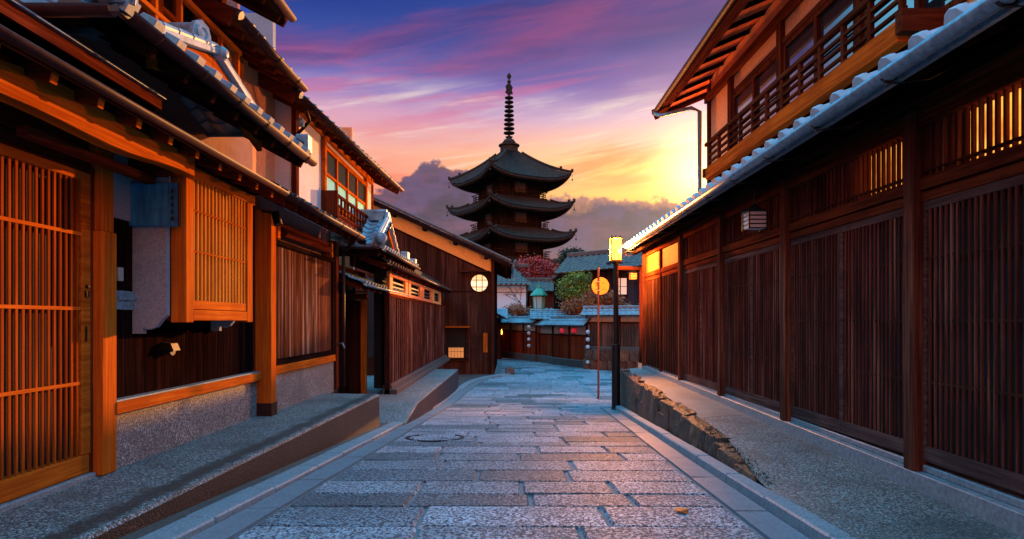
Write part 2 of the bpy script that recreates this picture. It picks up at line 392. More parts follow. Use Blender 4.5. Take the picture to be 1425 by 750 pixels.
# ------------------------------------------------------------------ roof builder
def tile_mesh(A, B, V, pitch=.26, row=.24, h=.035, hipA=0.0, hipB=0.0, lift=.0, ns=8, step=.022):
    A, B, V = Vector(A), Vector(B), Vector(V); U = (B-A); L = U.length; U.normalize(); LV = V.length; Vn = V/LV
    N = U.cross(Vn).normalized()
    if N.z < 0: N = -N
    mb = MB(); nr = max(1, round(LV/row)); nc = max(1, round(L/pitch)); pw = L/nc; cols = nc*ns+1
    def wave(m):
        m %= 1.0
        return h*math.sin(math.pi*m/.42) if m < .42 else -h*.28*math.sin(math.pi*(m-.42)/.58)
    grid = []
    for r in range(nr):
        for (t, e) in ((r/nr, step), ((r+1)/nr, .003)):
            line = []
            for i in range(cols):
                u = i*L/(cols-1); uu = min(max(u, hipA*t), L-hipB*t)
                line.append(len(mb.v)); mb.v.append(A+U*uu+V*t+N*(wave(u/pw)+e+lift))
            grid.append(line)
    for j in range(len(grid)-1):
        for i in range(cols-1): mb.f.append((grid[j][i], grid[j][i+1], grid[j+1][i+1], grid[j+1][i]))
    low = []                                            # eave face and underside
    for i in range(cols):
        low.append(len(mb.v)); mb.v.append(A+U*(i*L/(cols-1))-N*.018+N*lift)
    for i in range(cols-1): mb.f.append((low[i], low[i+1], grid[0][i+1], grid[0][i]))
    return mb, U, Vn, N, L, LV, pw, nc
def roof(parent, A, B, V, tile, name='roof', pitch=.26, row=.24, h=.035, hipA=0, hipB=0, soffit=None, rafter=None, rsp=.36, rw=.05, rh=.07,
         gutter=None, gr=.045, hooks=0, caps='box', capm=None, ridge=None, ridge_r=.07, verge=None, gdrop=.0, ns=8, goff=.05):
    mb, U, Vn, N, L, LV, pw, nc = tile_mesh(A, B, V, pitch, row, h, hipA, hipB, ns=ns)
    A, B, V = Vector(A), Vector(B), Vector(V)
    ro = part(name, mb, tile, parent)
    if caps:
        for k in range(nc):
            c = A+U*(pw*(k+.21))+N*(h*(.8 if caps == 'box' else .3))
            cb = MB()
            if caps == 'box': cb.bar(c-Vn*.035, c+Vn*.06, h*2.0, h*1.7, N)
            else: cb.lathe(c-Vn*.028, [(h*1.15, 0), (h*1.15, .06)], 10, Vn)
            part('tile_end', cb, capm or tile, ro, smooth=False, bevel=.004)
    if soffit:
        s = MB(); P = [A, B, B-U*hipB+V, A+U*hipA+V]
        s.prism([p-N*.022 for p in P], -N*.025); part('soffit', s, soffit, ro)
    if rafter:
        n = max(2, int(L/rsp)+1)
        for k in range(n):
            u = .06+(L-.12)*k/(n-1)
            t1 = 1.0
            if hipA and u < hipA: t1 = u/hipA
            if hipB and L-u < hipB: t1 = (L-u)/hipB
            if t1 < .15: continue
            p = A+U*u+V*.02; q = A+U*u+V*t1*.98
            part('rafter', MB().bar(p, q, rw, rh, N, -.047-rh/2), rafter, ro, bevel=.003)
    if gutter:
        O = -Vn*goff; O.z = -.02-gdrop
        gt = part('gutter', MB().trough(A+O, B+O, gr), gutter, ro, smooth=True)
        for k in range(hooks):
            p = A+O+U*(L*(k+.5)/hooks)
            out = Vector((-Vn.x, -Vn.y, 0)).normalized()
            hk = [p+out*math.cos(t)*(gr+.006)+Vector((0, 0, -math.sin(t)*(gr+.006))) for t in [math.pi*i/8 for i in range(9)]]
            part('gutter_hook', MB().tube([p-out*gr+Vector((0,0,.0))-out*.05]+hk[::-1], .005, 6), gutter, ro, smooth=True)
    if ridge:
        r_ = MB(); P, Q = A+V, B+V
        for k, (hh, ww) in enumerate(((.0, .20), (.05, .16), (.10, .13))):
            r_.bar(P+N*.0+Vector((0,0,hh+.03)), Q+Vector((0,0,hh+.03)), ww, .045)
        r_.tube([P+Vector((0,0,.17)), Q+Vector((0,0,.17))], ridge_r*.8, 10)
        part('ridge', r_, ridge, ro, bevel=.003)
    if verge:
        for (P, s_) in ((A, -1), (B, 1)):
            part('verge_board', MB().bar(P+U*s_*.015, P+V+U*s_*.015, .03, .14, N, -.05), verge, ro)
    return ro
def onigawara(parent, c, ax, s, mat):
    """ridge-end tile: stepped plate with a round boss, facing ax"""
    c, ax = Vector(c), Vector(ax).normalized(); sd = ax.cross(Vector((0,0,1))).normalized(); u = Vector((0,0,1))
    prof = [(-.5, 0), (-.62, .12), (-.5, .22), (-.46, .55), (-.34, .86), (0, 1.02), (.34, .86), (.46, .55), (.5, .22), (.62, .12), (.5, 0)]
    m_ = MB().prism([c+sd*x*s+u*z*s for x, z in prof], ax*s*.22)
    o = part('ridge_end_tile', m_, mat, parent, bevel=.006)
    part('boss', MB().lathe(c+ax*s*.22+u*.48*s, [(s*.30, 0), (s*.30, s*.06), (s*.22, s*.06), (s*.20, s*.03), (0.001, s*.04)], 18, ax), mat, o, smooth=False)
    return o

# ------------------------------------------------------------------ ground, road, kerbs, pavements
def zr(Y):
    if Y < 13: return -.061*Y
    if Y < 19: t = (Y-13)/6; return -.793+(-.061*6*t+.061*6*t*t/2*1.0)*1.0 if t < 1 else -1.0
    return -.976
zend = zr(18.999)
def zr(Y, _z=zend):
    if Y < 13: return -.061*Y
    if Y < 19:
        t = (Y-13)/6; return -.793-.366*(t-t*t/2)
    return -.976
XL = lambda Y: -1.89+.0265*Y
XR = lambda Y: 1.50+.048*Y
def sheet(rows, dz=0.0):
    """rows = list of lists of points across"""
    mb = MB()
    n = len(rows[0])
    for r in rows: mb.v += [Vector(p)+Vector((0,0,dz)) for p in r]
    for j in range(len(rows)-1):
        for i in range(n-1): mb.f.append((j*n+i, j*n+i+1, (j+1)*n+i+1, (j+1)*n+i))
    return mb
gm = plain('earth', (.07, .06, .05, 1), .9, nscale=3)
gs = [[(-900, y, -1.3-(0 if y > 0 else 0)), (900, y, -1.3)] for y in (-900, 1500)]
struct('ground', sheet(gs), gm)
ys = [-12+.5*i for i in range(0, 65)]+[21+i for i in range(0, 26)]
def wallx(Y):
    P = [(22, 7.5), (25.4, 3.98), (29.5, 2.1), (36, -.68), (46, -4)]
    for (a, b), (c, d) in zip(P, P[1:]):
        if Y <= c: return b+(d-b)*max(0, (Y-a))/(c-a) if Y > a else b
    return P[-1][1]
struct('road', sheet([[(-9, y, zr(y)-.015), (-3, y, zr(y)-.015), (3, y, zr(y)-.015), (12, y, zr(y)-.015)] for y in ys]), mortar)
# stone setts, each a slab of its own inside the road's paving
def stone_mat():
    m, g, b, oc = mat_new('tooled_granite_setts')
    geo = g.n('ShaderNodeNewGeometry'); rnd = geo.outputs['Random Per Island']
    n = g.noise(mapping(g, oc, (54, 38, 44)), 1, 3, .6, .4); n2 = g.noise(oc, 2.4, 5, .6); n3 = g.noise(mapping(g, oc, (150, 110, 120)), 1, 2, .6)
    basec = g.ramp(rnd, [(0, (.09, .16, .19, 1)), (.20, (.19, .28, .33, 1)), (.35, (.50, .54, .62, 1)), (.7, (.66, .64, .72, 1)), (.88, (.38, .44, .50, 1)), (1, (.27, .35, .40, 1))])
    pit = g.sstep(n, .40, .56)
    c = g.mix(pit, g.mix(1.0, basec, (.05, .065, .09, 1), 'MULTIPLY'), basec)
    c = g.mix(g.m('MULTIPLY', g.sstep(n2, .42, .66), .5), c, (.11, .14, .155, 1))
    g.put(b.inputs['Base Color'], c)
    g.put(b.inputs['Roughness'], g.m('SUBTRACT', .62, g.m('MULTIPLY', pit, .20))); b.inputs['Specular IOR Level'].default_value = .7
    bump(g, b, g.m('ADD', g.m('MULTIPLY', pit, .8), g.m('MULTIPLY', n3, .3)), 1.0, .014); return m
setts = stone_mat()
smooth_st = plain('smooth_gutter_stone', (.20, .235, .27, 1), .42, nscale=50, var=.3, bmp=.25, spec=.7)
rs = random.Random(3)
def slab(mb, P, z, th=.03, ch=.011):
    """a paving slab over four plan points (x,y), edges worn down"""
    c = Vector((sum(p[0] for p in P)/4, sum(p[1] for p in P)/4))
    top = []; low = []; t_ = [rs.uniform(-.0045, .0045) for _ in range(4)]
    for k, p in enumerate(P):
        d = Vector(p)-c; q = c+d*(1-ch*1.6/max(d.length, .05))
        top.append((q.x, q.y, zr(q.y)+z+t_[k])); low.append((p[0], p[1], zr(p[1])+z-.022))
    o = len(mb.v); mb.v += [Vector(x) for x in top+low]
    mb.f += [(o, o+1, o+2, o+3)]+[(o+i, o+4+i, o+4+(i+1) % 4, o+(i+1) % 4) for i in range(4)]
def leftb(Y):
    """left border of the paving: kerb line, then the curve in front of the dark gable house"""
    P = [(17.6, -1.425), (18.5, -1.34), (20, -1.21), (21.4, -1.02), (22.4, -.72), (23.1, -.35), (23.7, .12)]
    if Y < 17.6: return XL(Y)
    for (a, b), (c, d) in zip(P, P[1:]):
        if Y <= c: return b+(d-b)*(Y-a)/(c-a)
    return -.42
mb = MB(); y = -1.0
while y < 34:
    dy = rs.uniform(.40, .58) if y < 20 else rs.uniform(.5, .7)
    y2 = y+dy
    x0 = (leftb((y+y2)/2)+.24) if y < 22.6 else leftb(y)+.05
    x1 = XR((y+y2)/2)-.24 if y < 13.6 else min(wallx(y2)-.1, 6.5)
    x = x0; sk = .012
    while x < x1-.05:
        wd = rs.uniform(.62, 1.25)
        if x1-(x+wd) < .35: wd = x1-x
        j = .008+rs.random()*.008; e = rs.uniform(-.012, .012)
        s_ = rs.uniform(-.03, .03)
        slab(mb, [(x+j, y+j-x*sk), (x+wd-j, y+j-(x+wd)*sk), (x+wd-j+s_*0, y2-j-(x+wd)*sk), (x+j, y2-j-x*sk)], .004+rs.uniform(0, .005))
        x += wd
    y = y2
part_road = [o for o in sc.objects if o.name == 'road'][0]
ORG['road'] = Vector((0,0,0))
part('paving', mb, setts, part_road)
# smooth gutter stones along both kerbs
mb = MB()
for (fx, sgn, ymax) in ((leftb, 1, 22.3), (XR, -1, 13.5)):
    y = -.7
    while y < ymax:
        L_ = rs.uniform(.9, 1.5) if y < 15 else .5
        y2 = min(y+L_, ymax); a_, b_ = fx(y), fx(y2)
        xs = (a_+.005*sgn, a_+.222*sgn, b_+.222*sgn, b_+.005*sgn)
        P = [(xs[0], y+.006), (xs[1], y+.006), (xs[2], y2-.006), (xs[3], y2-.006)]
        slab(mb, P if sgn > 0 else P[::-1], .006, ch=.004); y = y2
part('gutter_stone', mb, smooth_st, part_road)
# kerbs
def kerb(fx, sgn, wid, hgt, ymax, name='kerb', y0=-.9):
    k = None; y = y0; mb = MB()
    while y < ymax:
        L_ = rs.uniform(.75, 1.05) if y < 16 else .45
        y2 = min(y+L_, ymax); e = rs.uniform(-.004, .004)
        P = []
        for (yy, g_) in ((y, .006), (y2, -.006)):
            P.append((fx(yy), yy+g_)); P.append((fx(yy)+sgn*wid, yy+g_))
        q = [P[0], P[1], P[3], P[2]]
        if sgn < 0: q = [P[1], P[0], P[2], P[3]]
        mb.hexa([(a, b, zr(b)-.1) for a, b in q]+[(a, b, zr(b)+hgt+e) for a, b in q]); y = y2
    return struct(name, mb, granite, bevel=.012)
kerb(leftb, -1, .20, .045, 23.6)
kerb(XR, 1, .13, .085, 13.6)
# left lower verge between kerb and platforms
struct('verge', sheet([[(-3.3, y, zr(y)+.02), (leftb(y)-.15, y, zr(y)+.035)] for y in [-.9+.5*i for i in range(0, 50)]]), granite_d)
# left concrete platform (raised walkway in front of the orange house)
def plat(y0, y1, fx, zt, zb, xw, top, face, name, ramp=None):
    mb = MB(); n = 14; rows = []
    for i in range(n+1):
        Y = y0+(y1-y0)*i/n; z = zt(Y)
        rows.append([(xw, Y, z+.02), (fx(Y)-.05, Y, z), (fx(Y)-.012, Y, z-.006), (fx(Y), Y, z-.03)])
    o = struct(name, sheet(rows), top); ORG[o.name] = Vector((0,0,0))
    fr = [[(fx(y0+(y1-y0)*i/n), y0+(y1-y0)*i/n, zt(y0+(y1-y0)*i/n)-.03), (fx(y0+(y1-y0)*i/n)+.01, y0+(y1-y0)*i/n, zb(y0+(y1-y0)*i/n))] for i in range(n+1)]
    m2 = sheet(fr)
    m2.add([(xw, y1, zt(y1)+.02), (fx(y1), y1, zt(y1)-.03), (fx(y1)+.01, y1, zb(y1)), (xw, y1, zb(y1))], [(0, 1, 2, 3)])
    m2.add([(xw, y0, zt(y0)+.02), (fx(y0), y0, zt(y0)-.03), (fx(y0)+.01, y0, zb(y0)), (xw, y0, zb(y0))], [(0, 1, 2, 3)])
    part('face', m2, face, o); return o
plat(.2, 9.55, lambda Y: -2.24+.033*Y, lambda Y: -.085, lambda Y: zr(Y)-.02, -3.4, conc_l, conc_face, 'pavement')
plat(9.9, 18.6, lambda Y: -1.73+.0135*Y, lambda Y: -.40 if Y > 11.2 else -.40-(11.2-Y)*.13, lambda Y: zr(Y)-.02, -3.4, step_top, conc_face, 'pavement')
# right pavement: falls to the kerb near the camera, held by a rough stone wall further down
def rp_edge(Y):
    if Y < 4.7: return zr(Y)+.075
    if Y < 6.5: t = (Y-4.7)/1.8; a_ = zr(4.7)+.075; return a_+(-.10-a_)*t
    return -.10+.05*(Y-6.5)/7
def rp_wall(Y): return -.20+.017*(Y-3.0)
rows = []
for i in range(60):
    Y = -.9+i*.25; xe = XR(Y)+(.125 if Y < 4.7 else .125+.16*min(1, (Y-4.7)/1.5)); 
    rows.append([(xe, Y, rp_edge(Y))]+[(xe+(2.9-xe)*t, Y, rp_edge(Y)+(rp_wall(Y)-rp_edge(Y))*t+.012*math.sin(t*3.1)) for t in (.25, .5, .75, 1)])
struct('pavement', sheet(rows), conc_r)
# ------------------------------------------------------------------ retaining wall of rough stones
def rock(mb, c, s, rnd, seg=5):
    """irregular block: a box grid with jittered corners pushed out to a rough hump"""
    import itertools
    n = 3; idx = {}
    c = Vector(c); s = Vector(s); j = [Vector((rnd.uniform(-.13, .13), rnd.uniform(-.13, .13), rnd.uniform(-.13, .13))) for _ in range(64)]
    k = 0
    for a in itertools.product(range(n+1), repeat=3):
        if all(0 < q < n for q in a): continue
        p = Vector([q/n*2-1 for q in a]); l = p.length
        ex = sum(1 for q in a if q in (0, n))
        p *= (1.0, 1.0, .97, .87, )[ex] if ex < 4 else 1
        p += j[k % 64]*.55; k += 1
        idx[a] = len(mb.v); mb.v.append(c+Vector((p.x*s.x/2, p.y*s.y/2, p.z*s.z/2)))
    for ax in range(3):
        for side in (0, n):
            for u in range(n):
                for v_ in range(n):
                    def K(uu, vv):
                        t = [0, 0, 0]; t[ax] = side; t[(ax+1) % 3] = uu; t[(ax+2) % 3] = vv; return idx[tuple(t)]
                    f = (K(u, v_), K(u+1, v_), K(u+1, v_+1), K(u, v_+1)); mb.f.append(f if side else f[::-1])
def rock_mat(name, stops):
    m, g, b, oc = mat_new(name); geo = g.n('ShaderNodeNewGeometry')
    n = g.noise(oc, 14, 6, .7); n2 = g.noise(oc, 4, 4, .6)
    c = g.ramp(geo.outputs['Random Per Island'], stops); c = g.mix(g.sstep(n, .3, .62), g.mix(1.0, c, (.3, .28, .26, 1), 'MULTIPLY'), c)
    c = g.mix(g.m('MULTIPLY', g.sstep(n2, .5, .7), .4), c, (.03, .025, .02, 1))
    g.put(b.inputs['Base Color'], c); b.inputs['Roughness'].default_value = .55; bump(g, b, n, .9, .03); return m
rocks_m = rock_mat('rough_brown_rocks', [(0, (.08, .03, .015, 1)), (.3, (.17, .06, .03, 1)), (.55, (.24, .10, .04, 1)), (.8, (.10, .055, .04, 1)), (1, (.25, .13, .07, 1))])
rk = random.Random(5); mb = MB(); Y = 5.0
while Y < 13.35:
    L_ = rk.uniform(.26, .55) if Y > 7 else rk.uniform(.14, .30)
    y0 = Y+L_/2; top = rp_edge(y0)+rk.uniform(-.035, -.005); bot = zr(y0)+.03; H = top-bot
    xx = XR(y0)+.135+.03*min(1, (Y-4.85)/2)
    z = bot; nlev = 1 if H < .30 or rk.random() < .6 else 2; cut = rk.uniform(.45, .7)
    for k in range(nlev):
        hh = H if nlev == 1 else (H*cut if k == 0 else top-z)
        rock(mb, (xx+.075+rk.uniform(-.012, .012)+k*.015, y0, z+hh/2), (.19+rk.uniform(-.02, .02), L_*1.16, hh*1.14), rk); z += hh*.98
    Y += L_*.95
mb.box(XR(13)+.18, 2.9, 13.25, 13.45, -.95, -.06)
single('retaining_wall', mb, rocks_m, 'low rough brown stone retaining wall beside the lamp post, holding up the right pavement', 'stone wall', (2.0, 5, -.3))
# ================================================================== LEFT: near orange house
H = thing('wooden_house', 'orange timber house with lattice sliding door, bay window and blue hanging sign', 'house', (-2.9, 4, -.08), 'wooden town houses along the street')
WX = -2.88
wl = MB(); wl.box(WX-.1, WX, 4.6, 7.26, .40, 2.5); part('wall', wl, boards_dark, H)
part('back_wall', MB().box(-6.5, -6.4, -.5, 7.2, -.1, 5.2).box(-6.5, -3.0, 7.14, 7.2, -.1, 4.6), plaster_p, H)
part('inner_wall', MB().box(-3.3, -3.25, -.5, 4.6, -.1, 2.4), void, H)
part('plinth', MB().box(WX-.1, -2.84, 4.6, 7.28, -.12, .325), conc_pl, H)
sl = part('sill', MB().box(WX-.05, -2.79, 4.6, 7.28, .33, .415), wo_y, H, bevel=.004)
part('flashing', MB().box(WX-.02, -2.80, 4.6, 7.27, .418, .43), steelblue, sl)
# sliding door
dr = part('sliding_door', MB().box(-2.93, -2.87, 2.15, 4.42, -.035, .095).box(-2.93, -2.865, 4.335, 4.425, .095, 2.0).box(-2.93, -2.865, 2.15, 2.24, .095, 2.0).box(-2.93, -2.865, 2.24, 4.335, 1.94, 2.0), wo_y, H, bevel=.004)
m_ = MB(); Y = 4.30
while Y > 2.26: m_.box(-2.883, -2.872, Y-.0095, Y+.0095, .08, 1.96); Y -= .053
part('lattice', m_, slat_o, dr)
m_ = MB()
for z in (.58, 1.08, 1.58): m_.box(-2.892, -2.869, 2.24, 4.33, z-.011, z+.011)
part('rung', m_, wo_y, dr)
part('backing', MB().box(-2.945, -2.938, 2.2, 4.34, .09, 1.95), void, dr)
part('finger_pull', MB().box(-2.868, -2.862, 4.365, 4.385, .86, .96), iron, dr)
part('latch', MB().box(-2.868, -2.850, 4.36, 4.39, 1.16, 1.20).lathe((-2.862, 4.375, 1.23), [(.012, 0), (.012, .02)], 10, (1,0,0)), iron, dr)
part('door_sill', MB().box(-3.0, -2.835, .4, 4.44, -.10, -.04), granite, H, bevel=.006)
part('jamb', MB().box(-2.95, -2.865, 4.428, 4.47, -.05, 2.05), wm_z, H, bevel=.003)
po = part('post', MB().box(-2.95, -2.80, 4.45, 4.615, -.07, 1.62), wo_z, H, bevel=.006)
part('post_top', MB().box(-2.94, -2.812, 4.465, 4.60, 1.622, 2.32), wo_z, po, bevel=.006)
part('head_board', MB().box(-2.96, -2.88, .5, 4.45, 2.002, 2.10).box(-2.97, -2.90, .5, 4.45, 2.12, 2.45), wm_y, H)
# natural curved log beam
m_ = MB(); n = 16; P = []
for i in range(n+1):
    Y = 1.6+(4.93-1.6)*i/n; zc = 2.145+.014*math.sin(i*.9)+.02*(i/n); hh = .105+.018*math.sin(i*.7+1)
    P.append((Y, zc-hh*.8, zc+hh*.8))
for (a0, b0, c0), (a1, b1, c1) in zip(P, P[1:]):
    m_.hexa([(-2.50, a0, b0), (-2.40, a0, b0), (-2.40, a1, b1), (-2.50, a1, b1), (-2.50, a0, c0), (-2.40, a0, c0), (-2.40, a1, c1), (-2.50, a1, c1)])
part('log_beam', m_, wo_y, H)
part('bracket_beam', MB().box(-3.0, -2.53, 4.86, 4.96, 2.095, 2.215), wm_x, H, bevel=.005)
part('lintel', MB().box(-2.75, -2.68, 3.6, 4.9, 2.03, 2.09), wm_y, H, bevel=.004)
part('wall_panel', MB().box(WX, WX+.012, 4.62, 5.0, 1.75, 2.3), plaster_b, H)
# lower board canopy
A = (-2.22, .8, 2.24); B = (-2.22, 6.32, 2.24)
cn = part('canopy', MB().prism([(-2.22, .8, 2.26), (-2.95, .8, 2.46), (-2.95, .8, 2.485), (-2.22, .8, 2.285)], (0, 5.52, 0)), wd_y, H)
for k in range(15):
    Y = 1.0+k*.37
    part('rafter', MB().bar((-2.27, Y, 2.215), (-2.93, Y, 2.395), .045, .07), wm_x, cn, bevel=.003)
    part('rafter_end', MB().bar((-2.262, Y, 2.213), (-2.268, Y, 2.2145), .047, .072), wo_x, cn)
part('gutter', MB().trough((-2.19, .8, 2.255), (-2.19, 6.34, 2.255), .036), copper, cn, smooth=True)
part('edge_board', MB().box(-2.262, -2.24,   .8, 6.3, 2.23, 2.262), wm_y, cn)
# upper board canopy above the door
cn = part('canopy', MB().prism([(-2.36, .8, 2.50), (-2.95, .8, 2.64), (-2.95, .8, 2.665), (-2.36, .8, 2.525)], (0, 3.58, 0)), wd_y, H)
part('edge_board', MB().box(-2.385, -2.36, .8, 4.39, 2.43, 2.50), wm_y, cn)
part('end_board', MB().box(-2.95, -2.39, 4.36, 4.385, 2.42, 2.55), wd_x, cn)
part('flashing', MB().box(-2.375, -2.335, .8, 4.4, 2.503, 2.512), steelblue, cn)
part('plaster_band', MB().box(-2.98, -2.90, .5, 7.3, 2.46, 3.0), plaster_p, H)
# bay window
bx = -2.50
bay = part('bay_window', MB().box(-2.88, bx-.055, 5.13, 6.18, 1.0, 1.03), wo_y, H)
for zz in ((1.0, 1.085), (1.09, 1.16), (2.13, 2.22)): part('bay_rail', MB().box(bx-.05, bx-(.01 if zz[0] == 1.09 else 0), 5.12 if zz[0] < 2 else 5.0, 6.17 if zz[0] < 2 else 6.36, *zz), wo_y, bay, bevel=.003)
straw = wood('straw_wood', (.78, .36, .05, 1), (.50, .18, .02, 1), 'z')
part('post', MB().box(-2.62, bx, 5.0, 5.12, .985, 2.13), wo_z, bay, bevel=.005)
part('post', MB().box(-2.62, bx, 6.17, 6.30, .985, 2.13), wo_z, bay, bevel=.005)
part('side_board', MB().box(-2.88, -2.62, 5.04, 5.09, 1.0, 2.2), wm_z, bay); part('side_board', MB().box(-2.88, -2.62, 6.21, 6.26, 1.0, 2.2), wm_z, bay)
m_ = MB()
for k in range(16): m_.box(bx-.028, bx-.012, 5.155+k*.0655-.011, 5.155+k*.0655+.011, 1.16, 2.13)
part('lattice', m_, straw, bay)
part('rung', MB().box(bx-.04, bx-.010, 5.12, 6.17, 1.545, 1.56).box(bx-.04, bx-.010, 5.12, 6.17, 1.87, 1.885), wo_y, bay)
part('backing', MB().box(bx-.10, bx-.08, 5.12, 6.17, 1.1, 2.13), plain('bay_backing', (.20, .085, .014, 1), .8), bay)
def wing(Y):
    P = [(-2.88, Y, 2.2), (-2.62, Y, 2.2), (-2.62, Y, 1.04), (-2.66, Y, 1.0), (-2.70, Y, .95), (-2.76, Y, .93), (-2.80, Y, .95), (-2.80, Y, .90), (-2.88, Y, .90)]
    return MB().prism(P, (0, .05, 0))
part('wing_wall', wing(4.94), plaster_b, bay); part('wing_wall', wing(6.24), plaster_b, bay)
part('vent_hood', MB().lathe((-2.88, 5.40, .76), [(.045, 0), (.05, .05), (.052, .07)], 14, (1,0,0)).prism([(-2.88, 5.345, .82), (-2.80, 5.345, .81), (-2.775, 5.345, .75), (-2.88, 5.345, .77)], (0, .11, 0)), iron, H)
part('intercom', MB().box(-2.88, -2.85, 4.72, 4.78, 1.29, 1.39), plain('ivory_plastic', (.5, .55, .5, 1), .4), H, bevel=.004)
part('letter_slot', MB().box(-2.88, -2.86, 4.68, 5.0, 1.08, 1.22).box(-2.865, -2.848, 4.72, 4.97, 1.15, 1.18), steelblue, H, bevel=.003)
# main tiled skirt roof with hip towards the camera
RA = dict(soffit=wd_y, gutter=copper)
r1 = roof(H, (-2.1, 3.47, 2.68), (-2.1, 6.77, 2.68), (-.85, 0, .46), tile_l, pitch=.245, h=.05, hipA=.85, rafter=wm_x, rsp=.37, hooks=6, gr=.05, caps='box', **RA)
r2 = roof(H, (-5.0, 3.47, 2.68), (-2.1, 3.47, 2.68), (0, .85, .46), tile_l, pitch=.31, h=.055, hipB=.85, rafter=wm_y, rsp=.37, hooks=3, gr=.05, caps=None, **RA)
hp = MB(); a_, b_ = Vector((-2.08, 3.45, 2.72)), Vector((-2.95, 4.32, 3.19))
hp.bar(a_, b_, .16, .07, off=.02); hp.tube([a_+Vector((0,0,.09)), b_+Vector((0,0,.09))], .05, 10)
part('hip_ridge', hp, tile_l, r1, bevel=.004); onigawara(r1, (-2.18, 3.5, 2.74), (.7, -.7, 0), .20, tile_l)
part('hip_end_tile', MB().box(-2.2, -2.06, 3.44, 3.60, 2.70, 2.86), tile_l, r1, bevel=.01)
part('far_end_tile', MB().bar((-2.12, 6.72, 2.78), (-2.9, 6.72, 3.2), .16, .12).box(-2.2, -2.07, 6.64, 6.79, 2.74, 2.92), tile_l, r1, bevel=.01)
# dormer gable over the skirt roof
dm = part('dormer', MB().prism([(-2.44, 4.3, 2.78), (-2.44, 5.10, 2.98), (-2.44, 6.0, 2.78), (-2.44, 5.10, 2.80)], (-.03, 0, 0)), wd_y, H)
part('barge_board', MB().prism([(-2.34, 4.25, 2.87), (-2.34, 5.10, 3.09), (-2.34, 5.10, 2.88), (-2.34, 4.25, 2.66)], (-.05, 0, 0)), wo_y, dm, bevel=.004)
part('barge_board', MB().prism([(-2.34, 5.105, 3.09), (-2.34, 6.12, 2.80), (-2.34, 6.12, 2.60), (-2.34, 5.105, 2.88)], (-.05, 0, 0)), wo_y, dm, bevel=.004)
for (ya, za) in ((4.1, 2.84), (6.22, 2.78)):
    mbt, *_ = tile_mesh((-2.33, ya, za), (-3.0, ya, za), (0, 5.12-ya, 3.12-za), .22, .2, .03); part('dormer_tiles', mbt, tile_l, dm)
    vt0 = part('verge_tile', MB().bar((-2.34, ya, za+.03), (-2.34, 5.12, 3.13), .09, .045), tile_l, dm, bevel=.004)
    for k in range(5):
        p0_, p1_ = Vector((-2.33, ya, za+.075)), Vector((-2.33, 5.12, 3.17)); part('cover_tile', MB().tube([p0_.lerp(p1_, k/5+.01), p0_.lerp(p1_, (k+1)/5)], [.034, .028], 8), tile_l, vt0)
part('dormer_ridge', MB().bar((-2.40, 4.95, 3.13), (-3.0, 4.95, 3.13), .14, .05).bar((-2.40, 4.95, 3.185), (-3.0, 4.95, 3.185), .11, .045).tube([(-2.38, 4.95, 3.24), (-3.0, 4.95, 3.24)], .04, 10), tile_l, dm, bevel=.004)
onigawara(dm, (-2.36, 4.90, 3.07), (1, -.3, 0), .20, tile_l)
part('round_end_tile', MB().lathe((-2.38, 5.16, 3.13), [(.05, 0), (.055, .10), (.03, .13), (.01, .135)], 14, (1,0,0)), tile_l, dm, smooth=False)
# upper storey
ux = -2.95
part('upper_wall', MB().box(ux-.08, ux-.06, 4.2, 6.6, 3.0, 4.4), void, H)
part('upper_side_wall', MB().box(-6.4, ux, 4.12, 4.18, 3.0, 4.5), plaster_w, H)
for Y in (4.25, 5.4, 6.62): part('upper_post', MB().box(ux-.1, ux+.03, Y-.06, Y+.06, 2.95, 4.45), wo_z if Y < 6 else wm_z, H, bevel=.004)
wdw = part('window', MB().box(ux-.06, ux-.02, 4.3, 6.56, 3.02, 3.08).box(ux-.06, ux-.02, 4.3, 6.56, 3.66, 3.70).box(ux-.06, ux-.02, 4.3, 6.56, 4.3, 4.36), wo_y, H)
for k in range(7): part('mullion', MB().box(ux-.06, ux-.02, 4.36+k*.36, 4.40+k*.36, 3.08, 4.3), wo_z, wdw)
glass = None
def glass_mat(name, tint=(.02, .025, .03), rough=.04):
    m, g, b, oc = mat_new(name); b.inputs['Base Color'].default_value = (*tint, 1); b.inputs['Roughness'].default_value = rough
    b.inputs['Specular IOR Level'].default_value = 1.0; b.inputs['Coat Weight'].default_value = 1.0; b.inputs['Coat Roughness'].default_value = .02
    bump(g, b, g.noise(oc, 1.6, 2, .5), .05, .02); return m
glass = glass_mat('window_glass')
part('pane', MB().box(ux-.05, ux-.045, 4.3, 6.56, 3.08, 4.3), glass, wdw)
rl = part('railing', MB().box(-2.78, -2.73, 4.2, 6.6, 3.37, 3.41).box(-2.78, -2.73, 4.2, 6.6, 3.70, 3.75).box(-2.78, -2.74, 4.2, 6.6, 3.10, 3.14), wo_y, H, bevel=.003)
for k in range(7): part('baluster', MB().box(-2.775, -2.735, 4.24+k*.38, 4.28+k*.38, 3.02, 3.75), wo_z, rl, bevel=.002)
ru = roof(H, (-2.3, -.5, 4.16), (-2.3, 6.72, 4.16), (-1.6, 0, .85), tile_d, pitch=.27, h=.04, soffit=soffit_m, rafter=wm_x, rsp=.4, gutter=copper, caps='round', verge=wm_x)
roof(H, (-6.2, 6.72, 4.3), (-6.2, -.5, 4.3), (2.3, 0, .6), tile_d, h=.03, caps=None)
